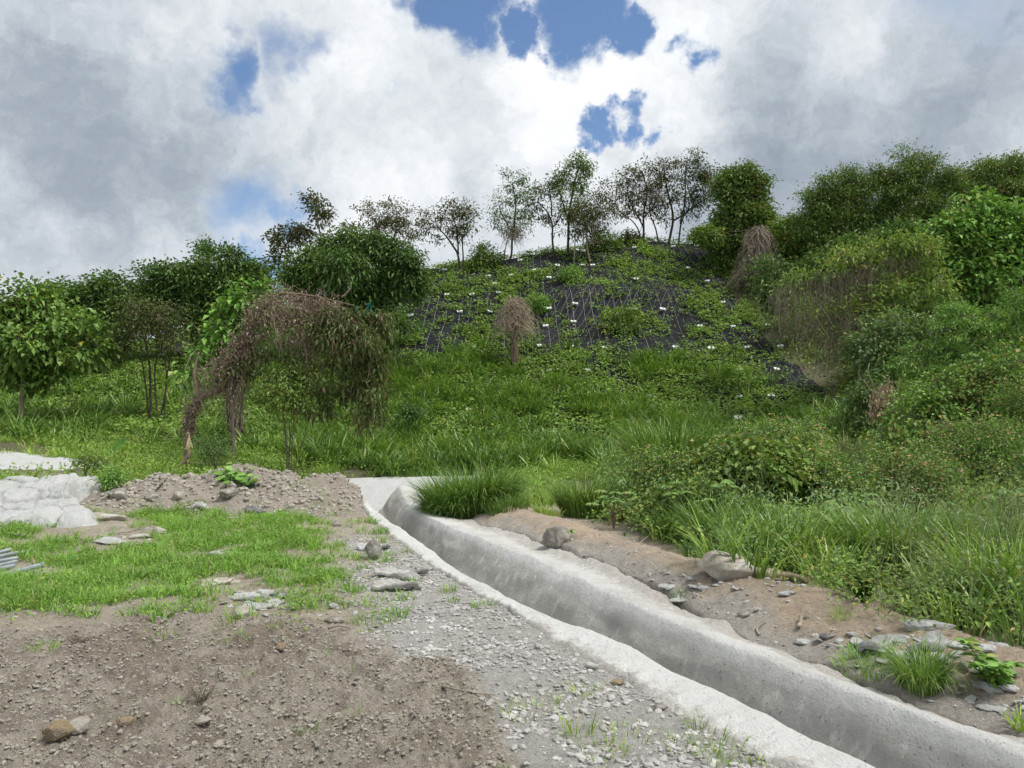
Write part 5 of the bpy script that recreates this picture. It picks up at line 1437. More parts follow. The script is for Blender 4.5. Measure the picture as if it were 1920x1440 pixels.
# ------------------------------------------------------------------ the snapped, bent-over tree on the mound
def bent_tree():
    D = 15.0
    base = G(350, 886); D = base[1]
    root = empty('bent_dead_tree', base, 'snapped leaning tree draped with brown dead vines arching over the mound', 'tree')
    tb = MB()
    main = [(352, 892), (350, 850), (353, 815), (357, 775), (372, 748), (405, 738), (428, 716), (441, 690), (458, 650), (468, 612), (492, 580), (515, 556), (535, 546)]
    mc = curve([P(u, v, D) for u, v in main], 60)
    g0 = mc[0].copy(); g0[2] = base[2] - .15; mc[0] = g0
    tube(tb, wob(mc, .04, 2), [.095, .085, .070, .068, .065, .060, .050, .042, .03], 9)
    # jagged stub leaning against it, and the raised broken spike
    st = P(332, 884, D - .25); st[2] = ground_at(st[0], st[1]) - .05
    tube(tb, wob(curve([st, P(342, 868, D - .15), P(358, 848, D - .08)], 8), .02, 3), [.06, .07, .06], 7)
    tube(tb, wob(curve([P(374, 748, D), P(366, 715, D + .1), P(364, 695, D + .1), P(372, 660, D + .1)], 14), .03, 4), [.055, .045, .03, .022], 7)
    tube(tb, wob(curve([P(466, 614, D), P(462, 590, D - .1), P(452, 575, D - .1)], 8), .02, 4), [.05, .03, .006], 6)
    limbs = [[(528, 550), (575, 552), (620, 560), (660, 572)], [(498, 598), (540, 601), (575, 602), (600, 600)], [(474, 625), (505, 636), (530, 656), (547, 678)],
             [(555, 600), (575, 650), (580, 700), (572, 750), (556, 790), (548, 810)], [(590, 708), (605, 715), (620, 719)], [(600, 560), (640, 575), (660, 590)], [(572, 735), (560, 748)],
             [(630, 605), (660, 640), (672, 668)], [(640, 558), (660, 540), (655, 530)], [(385, 690), (410, 672), (430, 655)], [(600, 600), (640, 590), (680, 610)], [(640, 600), (660, 640), (650, 690)], [(660, 600), (700, 640), (690, 720)]]
    for k, l in enumerate(limbs):
        tube(tb, wob(curve([P(u, v, D + .1 * ((k % 3) - 1)) for u, v in l], 14), .04, k), [.030, .024, .010], 6)
    tb.build('trunk', M_BARKR, root, smooth=True)
    # the pale freshly split wood
    sb = MB()
    n = 14
    for k in range(9):
        a = -1.9 + k * .17
        x = .115 * math.cos(a); y = .115 * math.sin(a)
        c0 = P(354, 850 - abs(k - 4) * 1.5, D); c1 = P(354, [836, 828, 822, 816, 812, 820, 826, 832, 838][k], D)
        o = np.array([x + .03, y - .015, 0])
        tube(sb, np.stack([c0 + o * .7, (c0 + c1) / 2 + o, c1 + o * 1.05]), [.012, .024, .004], 5)
    sb.build('split_wood', M_SPLIT, root)
    # hanging vines and dead leaves
    vb = MB()
    def along(poly, m, jit=.1):
        c = curve([P(u, v, D) for u, v in poly], 60)
        return c[rng.integers(0, 60, m)] + rng.normal(0, 1, (m, 3)) * jit
    hang(vb, along([(500, 585), (530, 552), (580, 556), (640, 566)], 110, .20), 1.0, .0045, .42)
    hang(vb, along([(498, 600), (545, 602), (600, 602)], 90, .14), 1.1, .0045, .22)
    hang(vb, along([(380, 745), (430, 715), (460, 650), (480, 600)], 90, .12), .7, .0045, .25)
    hang(vb, along([(420, 690), (450, 690), (475, 680)], 70, .10), 1.3, .006, .12)
    a = along(main[2:], 220, .10); thin_tubes(vb, a, a + rng.normal(0, .22, a.shape), .006, .003)
    a = along([(372, 700), (400, 690), (440, 690)], 120, .18); thin_tubes(vb, a, a + rng.normal(0, .3, a.shape), .005, .003)
    a = along(main[3:7], 160, .05); thin_tubes(vb, a, a + rng.normal(0, .12, a.shape) + np.array([0, 0, .2]), .008, .004)
    vb.build('dead_vines', L_DRYST, root)
    lb = MB()
    for poly, m, j in [(main[8:], 900, .15), ([(415, 705), (440, 675), (465, 640)], 2300, .18), ([(500, 590), (545, 585), (620, 590)], 1800, .22), (main[2:5], 350, .09), ([(352, 806), (354, 785), (360, 768)], 500, .06), ([(520, 600), (560, 620), (590, 640)], 700, .25), ([(400, 720), (440, 740), (470, 720)], 300, .16), ([(570, 640), (585, 680), (580, 720)], 350, .16), ([(560, 565), (610, 575), (640, 585)], 500, .12)]:
        c = along(poly, m, j)
        d = rng.normal(0, 1, c.shape); d[:, 2] -= .5
        leaves(lb, c, d, rng.uniform(.04, .10, m), rng.uniform(.025, .055, m), fold=.5)
    lb.build('dead_leaves', L_BROWN, root)
    fb = MB(); tw = MB()
    bl = []
    for (u, v, ru, rv, k) in [(640, 605, 44, 20, 1), (690, 615, 30, 24, 1), (610, 622, 34, 18, .6), (660, 645, 40, 28, .9), (705, 655, 24, 30, .8), (690, 700, 34, 36, .9), (640, 690, 26, 34, .5), (700, 750, 24, 36, .8), (680, 780, 14, 20, .6), (620, 735, 30, 20, .8), (560, 690, 26, 20, .5), (495, 695, 22, 28, .4), (445, 690, 14, 8, .6), (600, 770, 22, 20, .3)]:
        c = P(u, v, D + rng.uniform(-.3, .4)); bl.append((c, ru / FPX * D, .35, rv / FPX * D, k))
    foliage(fb, tw, bl, (.15, .058), dens=66, per=9, spread=.11, twig=(.005, .003), gap=.33, gfreq=3, droop=.85, outward=.3, twfrac=.6)
    fb.build('drooping_leaves', L_OLIVE, root)
    tw.build('twig', M_BARKD, root)['kind'] = 'stuff'
bent_tree()

def teal_cloth():
    m, T = new_mat('teal_cloth'); finish(T, (.010, .11, .09), .8)
    for (u, v, w, h, lab) in [(671, 582, 6, 8, 'left one of two teal cloth scraps under the big dark tree'), (691, 580, 6, 11, 'right one of two teal cloth scraps under the big dark tree')]:
        D = 33.8; c = P(u, v, D); U, V = np.meshgrid(np.linspace(-1, 1, 12), np.linspace(-1, 1, 14))
        X = c[0] + U * w / FPX * D * (1 + .15 * np.sin(V * 3 + u)); Z = c[2] - V * h / FPX * D; Y = c[1] + .07 * np.sin(U * 6 + V) + .04 * V
        mb = MB(); i = np.arange(13)[:, None] * 12; k = np.arange(11)[None]
        mb.add(np.stack([X, Y, Z], -1).reshape(-1, 3), np.stack([i + k, i + k + 1, i + 13 + k, i + 12 + k], -1).reshape(-1, 4))
        o = mb.build('cloth_scrap', m, smooth=True, origin=tuple(c)); o.modifiers.new('thick', 'SOLIDIFY').thickness = .01
        tag(o, lab, 'cloth')
teal_cloth()

def vine_post():
    base = G(455, 836); D = base[1]
    root = empty('vine_wrapped_stump', base, 'dark charred stump and thin stems wrapped in dead vines behind the bent tree', 'tree stump')
    tb = MB()
    g = lambda u, d=0: np.array([*P(u, 830, D + d)[:2], base[2] - .1])
    tube(tb, wob(curve([g(470), P(460, 815, D), P(452, 800, D)], 8), .03, 1), [.10, .08, .05], 7)
    for k, pl in enumerate([[(432, 700), (430, 760)], [(448, 690), (442, 770)], [(452, 690), (455, 770)], [(425, 720), (424, 790)], [(462, 700), (452, 780)]]):
        tube(tb, wob(curve([g(430 + k * 6)] + [P(u, v, D) for u, v in reversed(pl)], 12), .06, k), [.045, .03, .02], 6)
    tb.build('trunk', M_BARKD, root, smooth=True)
    vb = MB()
    c = curve([P(440, 690, D), P(440, 760, D), P(450, 820, D)], 60)[rng.integers(0, 60, 420)] + rng.normal(0, .13, (420, 3))
    thin_tubes(vb, c, c + rng.normal(0, 1, c.shape) * np.array([.08, .08, .35]), .007, .004)
    vb.build('dead_vines', L_DRYST, root)
vine_post()

# dry branch with bleached leaves at the lower right edge of the netting
def bleached_branch():
    D = 21.0
    b = P(1650, 795, D); b[2] = ground_at(b[0], b[1])
    root = empty('bleached_branch', b, 'pale dead branch with bleached hanging leaves in front of the bushes', 'dead branch')
    tb = MB()
    for k, pl in enumerate([[(1649, 793), (1652, 770), (1655, 730), (1668, 705)], [(1647, 793), (1643, 750), (1636, 720), (1624, 690), (1630, 680)], [(1650, 780), (1640, 745), (1620, 710)], [(1655, 735), (1662, 720), (1675, 715)], [(1648, 775), (1632, 765), (1628, 790)]]):
        pts = [P(u, v, D) for u, v in pl]
        if k < 2: pts[0] = b - np.array([0, 0, .1])
        tube(tb, wob(curve(pts, 14), .05, k), [.030, .022, .010], 6)
    tb.build('branch', M_BARKL, root, smooth=True)
    lb = MB()
    for (u, v, s_, m) in [(1655, 750, .16, 260), (1665, 730, .12, 120), (1650, 770, .14, 160), (1670, 752, .12, 90), (1680, 750, .08, 40)]:
        c = P(u, v, D) + rng.normal(0, s_, (m, 3)); d = rng.normal(0, .5, c.shape); d[:, 2] -= 1
        leaves(lb, c, d, rng.uniform(.08, .14, m), .045, fold=.5)
    lb.build('dead_leaves', L_PALED, root)
bleached_branch()

# ------------------------------------------------------------------ vegetation on the right
def lushfield():
    fe = np.array([(820, 905), (960, 985), (1040, 965), (1180, 1000), (1290, 1052), (1380, 1085), (1500, 1112), (1600, 1158), (1720, 1210), (1920, 1255), (2300, 1360)], float)
    front = lambda u: np.interp(u, fe[:, 0], fe[:, 1])
    def inside(u, v, x, y, lo=0):
        n = fbm(x * 1.4, y * 1.4, 3, 801) - .5
        return sstep(0, 12, front(u) - v - lo + n * 26) * (u > 985) * (1 - ((u < 1130) & (v > 870)) * 1.0) 
    def zone(u, v, x, y):
        d = 0 * u
        for (cu, cv, ru, rv, a) in [(1400, 1040, 130, 60, 1), (1520, 1060, 90, 50, .8), (1880, 1120, 100, 80, 1), (1600, 860, 130, 30, .5), (1700, 1010, 90, 50, .35), (1640, 960, 80, 20, .5), (1480, 980, 200, 40, .55), (1820, 1000, 90, 30, .5), (1180, 900, 60, 30, .3), (1550, 820, 100, 16, .7)]:
            d = np.maximum(d, a * ell(u, v, cu, cv, ru, rv, .5))
        return d * (.35 + .65 * sstep(.4, .55, fbm(x * 1.1, y * 1.1, 3, 845))) + .04
    # ground weeds everywhere
    def gen(n, mat, name, k, ls, ws, sp_, h, den, D0=5.0, D1=27, **kw):
        pts = scatter_uv(n, 980, 2150, D0, D1, lambda u, v, x, y: inside(u, v, x, y) * den(u, v, x, y))
        kk = k; hh = np.repeat(rng.uniform(*h, len(pts)), kk)
        c = np.repeat(pts, kk, 0) + rng.normal(0, 1, (len(pts) * kk, 3)) * np.array([sp_, sp_, 0])
        c[:, 2] += hh * rng.uniform(.1, 1, len(c)) ** .7
        d = rng.normal(0, 1, c.shape) * np.array([1, 1, .5]); fs = np.clip(c[:, 1] / 13, .5, 1.1)
        mb = MB(); leaves(mb, c, d, fs * rng.uniform(*ls, len(c)), fs * rng.uniform(*ws, len(c)), up=np.array([0, -.25, 1.]), droop=.4, fine=True)
        tag(mb.build(name, mat), kind='stuff')
    nz = lambda sc, sd, a, b: (lambda u, v, x, y: sstep(a, b, fbm(x * sc, y * sc, 3, sd)))
    gen(9500, L_MID, 'undergrowth', 24, (.05, .10), (.03, .055), .17, (.08, .5), nz(.8, 811, .25, .45))
    gen(3500, G_COVER, 'creeping_vines', 26, (.06, .10), (.05, .08), .18, (.2, .7), nz(.9, 821, .5, .6))
    gen(3000, L_GLAUC, 'leafy_weeds', 26, (.06, .12), (.03, .05), .15, (.4, .9), nz(1.0, 831, .5, .6))
    # tall grasses
    pts = scatter_uv(2600, 985, 2150, 4.6, 24, lambda u, v, x, y: inside(u, v, x, y, 6) * zone(u, v, x, y))
    mb = MB(); tufts(mb, pts, 40, .72, .020, 1.8, .16, 5)
    tag(mb.build('tall_grass', G_TALL), kind='stuff')
    pts = scatter_uv(1700, 1000, 2150, 4.6, 26, lambda u, v, x, y: inside(u, v, x, y, 8) * zone(u, v, x, y) * .8)
    mb = MB(); tufts(mb, pts, 36, .75, .015, 1.6, .18, 4)
    tag(mb.build('bright_grass', G_TALLB), kind='stuff')
    # airy seed heads
    pts = scatter_uv(900, 1150, 2100, 5, 26, lambda u, v, x, y: inside(u, v, x, y, 10) * sstep(.5, .62, fbm(x * .6, y * .6, 3, 861)))
    mb = MB(); k = 9
    b = np.repeat(pts, k, 0) + rng.normal(0, .14, (len(pts) * k, 3)) * np.array([1, 1, 0])
    t = b + np.array([0, 0, 1]) * rng.uniform(.6, 1.0, (len(b), 1)) + rng.normal(0, .14, b.shape)
    thin_tubes(mb, b, t, .003, .0015)
    q = np.repeat(t, 7, 0); leaves(mb, q + rng.normal(0, .04, q.shape), rng.normal(0, 1, q.shape) + np.array([0, 0, .7]), .05, .008)
    tag(mb.build('seed_heads', G_SEED), kind='stuff')
    # undergrowth on the open right hillside between the trees
    def hillr(u, v, x, y): return sstep(9.5, 12.5, x - np.interp(y, [18, 26, 32, 40, 52], [-2.5, 1.0, 4.3, 3.2, 2.6])) * .95
    pts = scatter_uv(26000, 1400, 2300, 15, 56, hillr)
    k = 12; hh = np.repeat(rng.uniform(.2, 1.1, len(pts)), k)
    c = np.repeat(pts, k, 0) + rng.normal(0, 1, (len(pts) * k, 3)) * np.array([.3, .3, 0]); c[:, 2] += hh * rng.uniform(.1, 1, len(c))
    mb = MB(); leaves(mb, c, rng.normal(0, 1, c.shape), rng.uniform(.10, .2, len(c)), rng.uniform(.06, .11, len(c)), up=np.array([0, -.3, 1.]))
    tag(mb.build('hillside_undergrowth', L_MID), kind='stuff')
    return front
front_edge = lushfield()

def bush(name, label, u, v, D, ru, rv, mat, leaf, flowers=0, nb=7, dens=70, cat='bush', per=9, spread=.10, group=None, droop=.35, gap=.26):
    """a bush standing on the ground at column u; its crown centred at pixel v"""
    c = P(u, v, D); gz = ground_at(c[0], c[1])
    root = empty(name, (c[0], c[1], gz), label, cat, group)
    tb, lb, tw = MB(), MB(), MB()
    rx, rz = ru / FPX * D, rv / FPX * D
    bl = []
    for k in range(nb):
        o = blob_pts(np.zeros(3), rx * .6, rx * .5, rz * .55, 1, .5)[0]
        bl.append((c + o, rx * .5, rx * .42, rz * .5, 1.0))
    for k in range(nb):
        e = bl[k][0]
        tube(tb, wob(curve([np.array([c[0] + rng.normal(0, .06), c[1] + rng.normal(0, .06), gz - .05]), (np.array([c[0], c[1], gz]) + e) / 2 + rng.normal(0, .05, 3), e], 8), .04, k), [.016, .007], 5)
    cl = foliage(lb, tb, bl, leaf, dens=dens, per=per, spread=spread, twig=(.005, .002), gap=gap, gfreq=3, droop=droop, twfrac=.4)
    tb.build('stems', M_BARK, root, smooth=True)
    lb.build('leaves', mat, root)
    if flowers:
        p = np.concatenate(cl); cc = c
        o = unit(p - cc)
        keep = (o[:, 1] < .3) | (o[:, 2] > .2)
        p = p[keep]; o = o[keep]
        i = rng.choice(len(p), min(flowers, len(p)), replace=False)
        q = p[i] + o[i] * spread * 1.3 + np.array([0, 0, .03])
        fb = MB()
        q = q[: int(len(q) * .7)]; m = 6; b = np.repeat(q, m, 0)
        a = np.tile(np.arange(m) / m * 6.283, len(q)); d = np.stack([np.cos(a), np.sin(a), np.full(len(a), .35)], 1)
        leaves(fb, b, d, 0.034, .030, droop=0, up=np.array([0, 0, 1.]))
        f = fb.build('flowers', M_FLOWER, root)
        f['kind'] = 'stuff'
    return root
FL = dict(mat=L_VINE, leaf=(.055, .036))
bush('flowering_shrub', 'tallest flowering shrub in the thicket with orange and pink blooms on top', 1440, 835, 14.5, 110, 52, flowers=170, nb=11, dens=85, cat='flowering shrub', **FL)
bush('flowering_shrub', 'flowering shrub sprinkled with orange blooms below and right of the tallest one', 1540, 895, 12.2, 110, 54, flowers=190, nb=11, dens=85, cat='flowering shrub', **FL)
bush('flowering_shrub', 'pink-flowered shrub behind the first cassava plant', 1225, 890, 13, 85, 52, flowers=44, nb=9, dens=85, cat='flowering shrub', **FL)
bush('flowering_shrub', 'large flowering shrub in front of the vine thicket at the right edge', 1850, 840, 13.5, 120, 58, flowers=190, nb=11, dens=80, cat='flowering shrub', **FL)
bush('flowering_shrub', 'flowering shrub spreading low right of centre of the thicket', 1720, 890, 12, 110, 48, flowers=150, nb=10, dens=80, cat='flowering shrub', **FL)
bush('flowering_shrub', 'flowering shrub cut by the right frame edge above the cassava leaves', 1915, 770, 15.5, 60, 60, flowers=60, nb=8, dens=80, cat='flowering shrub', **FL)
bush('vine_mound', 'dark heart-leaved vine mound in the middle of the thicket', 1410, 885, 12.6, 120, 62, L_MID, (.12, .10), nb=12, dens=60, per=7, spread=.11, cat='vine', droop=.5)
bush('vine_mound', 'dark leafy vine mound between the two cassava plants', 1320, 950, 11.2, 110, 50, L_MID, (.09, .06), nb=10, dens=70, cat='vine')
bush('shrub', 'dull olive shrub with fine twigs in the right half of the thicket', 1580, 860, 15, 46, 34, L_OLIVE, (.05, .02), nb=6, dens=90, cat='shrub')
bush('shrub', 'rounded green shrub at the lower right below the tall grass', 1600, 1040, 8.9, 100, 50, L_MID, (.055, .032), nb=8, dens=100, cat='shrub')
bush('shrub', 'fine-leaved dark green shrub behind the snapped tree', 400, 845, 17.5, 46, 26, L_DARK, (.06, .025), nb=7, dens=80, cat='shrub')
bush('shrub', 'dull green leafy shrub under the arching dead vines', 545, 735, 18.5, 80, 56, L_MID, (.10, .05), nb=6, dens=34, cat='shrub', spread=.13)
bush('shrub', 'small dense green shrub beside the white grouted rocks', 208, 902, 13.6, 24, 20, L_BRIGHT, (.05, .032), nb=6, dens=110, cat='shrub', spread=.07)
bush('shrub', 'yellowish-green ferny weed left of the banana plant', 165, 868, 15.5, 26, 14, L_YELL, (.07, .03), nb=5, dens=90, cat='weed', spread=.08)
bush('shrub', 'leafy green weed on the netting belt left of the bleached branch', 770, 775, 28, 26, 14, L_DARK, (.12, .06), nb=5, dens=50, cat='shrub', spread=.15)

def pigweed(u, v, size, label, D=None, n=9, lf=(.055, .034), mat=None, name='leafy_weed'):
    """upright weed: stems carrying whorls of oval leaves"""
    g = G(u, v); root = empty(name, g, label, 'weed')
    sb, lb = MB(), MB()
    for k in range(n):
        a = rng.uniform(0, 6.28); l = size * rng.uniform(.6, 1.1)
        e = g + np.array([math.cos(a) * l * .55, math.sin(a) * l * .45, l * rng.uniform(.45, .9)])
        c = curve([g - np.array([0, 0, .02]), (g + e) / 2 + np.array([0, 0, .12 * l]), e], 16)
        tube(sb, c, [.006, .003], 5)
        for j in range(4, 16):
            m = 5 if j > 12 else 2
            b = np.repeat(c[j:j + 1], m, 0); aa = rng.uniform(0, 6.28) + np.arange(m) * 6.28 / m
            d = np.stack([np.cos(aa), np.sin(aa), np.full(m, .35)], 1)
            leaves(lb, b, d, lf[0] * (1.3 - .4 * j / 16) * rng.uniform(.7, 1.2, m), lf[1] * 1.1, droop=.35, up=np.array([0, 0, 1.]), fine=True)
    sb.build('stems', L_MID, root); lb.build('leaves', mat or L_MID, root)
    return root
for k, (u, v, s_, lab) in enumerate([(1800, 1175, .42, 'broad green amaranth weed in front of the tall grass at the lower right'), (1775, 1150, .40, 'green amaranth weed just left of the broad one'), (1850, 1180, .36, 'amaranth weed touching the tall blades at the right edge'), (1700, 1150, .34, 'dark green leafy weed at the foot of the grass on the spoil bank'), (1620, 1130, .34, 'leafy weed at the thicket edge right of the fallen log')]):
    pigweed(u, v, s_, lab, n=12)

def cassava(u, v, D, label, n=22, R0=.42, leafl=.15, H=.7):
    c = P(u, v, D); gz = ground_at(c[0], c[1])
    root = empty('cassava_plant', (c[0], c[1], gz), label, 'plant')
    sb, lb = MB(), MB()
    for k in range(n):
        a = rng.uniform(0, 6.28); r_ = R0 * math.sqrt(rng.uniform(.05, 1))
        e = np.array([c[0] + math.cos(a) * r_ * 1.3, c[1] + math.sin(a) * r_ * .7 - .1, c[2] + rng.uniform(-.16, .16)])
        tube(sb, curve([np.array([c[0], c[1], gz]), np.array([c[0] + math.cos(a) * r_ * .3, c[1], (gz + c[2]) / 2 + .1]), e], 8), [.008, .0025], 4)
        m = 7; f = rng.uniform(0, 6.28)
        aa = f + (np.arange(m) - 3) * .62
        d = np.stack([np.cos(aa), np.sin(aa) - .2, np.full(m, .05)], 1)
        leaves(lb, np.repeat(e[None], m, 0), d, leafl * (1 - .08 * np.abs(np.arange(m) - 3)), leafl * .27, fold=.1, droop=.3, up=np.array([0, -.5, 1.]) * 3, fine=True)
    sb.build('stems', M_BARKR, root); lb.build('leaves', L_VINE, root)
cassava(1310, 918, 10.8, 'large cassava plant with hand-shaped leaves in the thicket')
cassava(1150, 930, 11.6, 'cassava plant with hand-shaped leaves beside the grass clump by the drain', n=12, R0=.30)
cassava(1605, 945, 10.5, 'cassava plant standing among grasses right of the flowering shrubs', n=14, R0=.35)
cassava(1885, 925, 9.5, 'cassava plant half cut by the right frame edge', n=10, R0=.3)
cassava(1440, 965, 9.8, 'small pale cassava plant below the dark vine mound', n=7, R0=.18, leafl=.12)

# ------------------------------------------------------------------ individual grass clumps
def clump(name, label, u, v, D, n, length, width, bend, spread, mat, cat='grass clump', group=None, sq=1.0, shape=None):
    g = G(u, v) if D is None else np.array([*P(u, v, D)[:2], 0])
    if D is not None: g[2] = ground_at(g[0], g[1])
    a = rng.uniform(0, 6.28, n); r_ = np.sqrt(rng.uniform(0, 1, n)) * spread
    b = np.stack([g[0] + np.cos(a) * r_, g[1] + np.sin(a) * r_ * sq, np.zeros(n)], 1)
    b[:, 2] = height(b[:, 0], b[:, 1], False) - .01
    idx = chan_frame(b[:, 0], b[:, 1])[0] >= 0
    b[:, 2] = np.maximum(b[:, 2], g[2] - .12)
    aj = a + rng.normal(0, .6, n)
    mb = MB(); blades(mb, b, np.stack([np.cos(aj), np.sin(aj)], 1), length * rng.uniform(.45, 1.1, n), width * rng.uniform(.6, 1.2, n), bend * rng.uniform(.3, 1.25, n), 5 if length > .3 else 3)
    o = mb.build(name, mat, origin=tuple(g))
    return tag(o, label, cat, group)
clump('grass_clump', 'big dark clump of long-bladed grass overhanging the drainage channel', 882, 945, 13.4, 3000, 1.1, .024, 1.85, .74, G_TALL, sq=.9)
clump('grass_clump', 'shorter right-hand fringe of the clump overhanging the channel', 950, 975, 12.5, 300, .4, .013, 1.7, .35, G_TALL)
clump('grass_clump', 'tall pale clump of grass with arching blades at the foot of the netting', 1265, 850, 20, 1900, 2.1, .030, 1.15, 1.0, G_TALL)
clump('grass_clump', 'green grass clump at the left end of the thicket', 1100, 935, 13.4, 1200, .85, .018, 1.4, .45, G_TALL)
clump('grass_clump', 'arching grass clump behind the pale boulder', 1370, 1045, 9.8, 1100, .8, .020, 1.6, .55, G_TALL)
clump('grass_clump', 'arching grass clump right of the pale boulder above the log', 1475, 1080, 8.8, 1100, .78, .021, 1.7, .50, G_TALL)
clump('grass_clump', 'broad-bladed bright grass at the right frame edge', 1890, 1130, 6.6, 600, .80, .020, 1.4, .40, G_TALLB)
clump('grass_clump', 'tall grass stand at the right frame edge behind the broad-bladed one', 1870, 1100, 8.0, 1100, .85, .022, 1.5, .55, G_TALL)
clump('grass_clump', 'wide stand of arching grass between the log and the right frame edge', 1710, 1085, 8.4, 1500, .85, .022, 1.6, .65, G_TALL)
clump('grass_clump', 'arching grass clump left of the fallen log in front of the vine mound', 1300, 1015, 10.6, 800, .65, .018, 1.6, .45, G_TALL)
clump('grass_clump', 'pale grass clump rising between the flowering shrubs and the netting', 1560, 830, 19, 900, 1.3, .022, 1.3, .9, G_TALLB)
clump('grass_clump', 'low spreading grass on the sandy bank left of the grey boulder', 1025, 965, None, 260, .22, .009, 1.3, .22, G_TALLB)
clump('grass_clump', 'dense spiky tuft of dark grass growing on the lip of the channel', 1728, 1290, None, 620, .34, .0055, 2.1, .12, G_TALL)
clump('grass_clump', 'low grass patch left of the dense spiky tuft', 1625, 1245, None, 300, .14, .0055, 1.4, .20, G_GRASS)
clump('grass_clump', 'grass tuft at the right frame edge beside the channel', 1915, 1365, None, 60, .16, .008, 1.5, .05, G_TALLB)
TUF = [(715, 1000, 90, .13, .10, 'round bright tuft on the pale strip near the head of the channel'), (840, 1110, 45, .12, .08, 'small tuft on the grey strip beside the dark crust slab'), (905, 1138, 50, .11, .10, 'flat tuft left of the channel lip half way down'), (1028, 1186, 40, .11, .07, 'small dark tuft at the edge of the pale lip'), (690, 1050, 40, .12, .1, 'thin tuft behind the dark crust slab'), (850, 1130, 30, .1, .05, 'lower of two small tufts left of the lip'),
       (1095, 1300, 70, .13, .10, 'tuft among the gravel right of the dark soil'), (985, 1340, 90, .12, .12, 'broad low tuft at the edge of the dark soil'), (1040, 1325, 45, .12, .08, 'leafy tuft above the broad low one'), (1080, 1375, 60, .18, .08, 'upright tuft with a long stalk in the gravel'), (1310, 1330, 45, .17, .05, 'spiky tuft with a tall blade on the pale lip'), (1310, 1365, 60, .16, .07, 'spiky tuft just below the one on the lip'), (1160, 1385, 90, .13, .14, 'wide thin patch of grass at the bottom centre'), (1140, 1415, 80, .12, .12, 'lowest thin grass patch at the bottom centre'), (1270, 1405, 70, .11, .10, 'grass patch near the bottom between gravel and lip'), (1345, 1395, 70, .12, .12, 'grass along the crack in the pale lip'), (1430, 1420, 80, .13, .12, 'last grass patch on the lip at the bottom edge'), (1340, 1430, 50, .12, .08, 'bottom-edge tuft left of the crack'),
       (690, 1170, 60, .10, .14, 'sparse tuft on the beige soil right of the crust lumps'), (1270, 1130, 40, .14, .07, 'dry tuft on the sandy bank opposite the lip'), (1575, 1160, 40, .12, .07, 'small tuft on the sandy bank above the wooden stake'), (300, 1195, 60, .08, .14, 'thin green patch at the upper edge of the dark soil'), (80, 1215, 60, .09, .1, 'thin green patch in the dark soil at the left edge'), (270, 960, 60, .2, .2, 'taller bright grass at the foot of the mound'), (600, 935, 40, .14, .12, 'small plant on the brown mound near its right end'), (560, 915, 40, .14, .15, 'weed on top of the brown mound')]
for (u, v, n, l, s_, lab) in TUF:
    clump('grass_tuft', lab, u, v, None, int(n * (.55 if v > 1280 else 1.2)), l * (.8 if v > 1280 else 1.0), .0055 if v > 1100 else .009, 1.5, s_ * (1.1 if v > 1100 else 1.6), G_GRASS if v < 1300 else G_TALLB, 'grass tuft')

# sparse seedlings over the bare soil: nobody could count them
pts = scatter_uv(700, 300, 1500, 3.0, 9, lambda u, v, x, y: (1 - seg_ch(x, y)) * (.06 + .5 * ell(u, v, 660, 1130, 160, 70) + .6 * ell(u, v, 560, 1180, 160, 40)+ .5 * ell(u, v, 1250, 1400, 260, 50)))
pts[:, 2] = height(pts[:, 0], pts[:, 1])
mb = MB(); tufts(mb, pts, 12, .075, .0045, 1.3, .05, 3)
tag(mb.build('seedlings', G_GRASS), kind='stuff')

# leafy plant by the spiky tuft
pigweed(1862, 1290, .30, 'dark-leaved seedling tree on the grey rubble beside the spiky tuft', n=6, lf=(.085, .030), mat=L_BRIGHT, name='sapling')
pigweed(1065, 1010, .18, 'small leafy weed growing against the grey boulder', n=6, lf=(.05, .035), mat=L_BRIGHT)

def pumpkin():
    g = G(440, 905); root = empty('creeping_plant', g, 'round-leaved bright creeping plant on top of the brown mound', 'plant')
    sb, lb = MB(), MB()
    for k in range(46):
        b = g + np.array([rng.normal(0, .20), rng.normal(0, .10), 0]); b[2] = ground_at(b[0], b[1]); h = rng.uniform(.06, .2)
        t = b + np.array([0, 0, h]); tube(sb, np.stack([b, t]), .004, 4, False)
        m = 8; a = np.arange(m) / m * 6.283; r_ = rng.uniform(.05, .09)
        n = unit(np.array([rng.normal(0, .3), -.5 + rng.normal(0, .3), 1.])); e1 = unit(np.cross(n, [1, 0, 0])); e2 = np.cross(n, e1)
        ring = t + (np.cos(a)[:, None] * e1 + np.sin(a)[:, None] * e2) * r_ * (1 + .12 * np.cos(a * 5))[:, None] + n * .012
        lb.add(np.concatenate([t[None], ring]), None, [[0, i + 1, (i + 1) % m + 1] for i in range(m)])
    sb.build('stems', L_BRIGHT, root); lb.build('leaves', L_BRIGHT, root)
pumpkin()

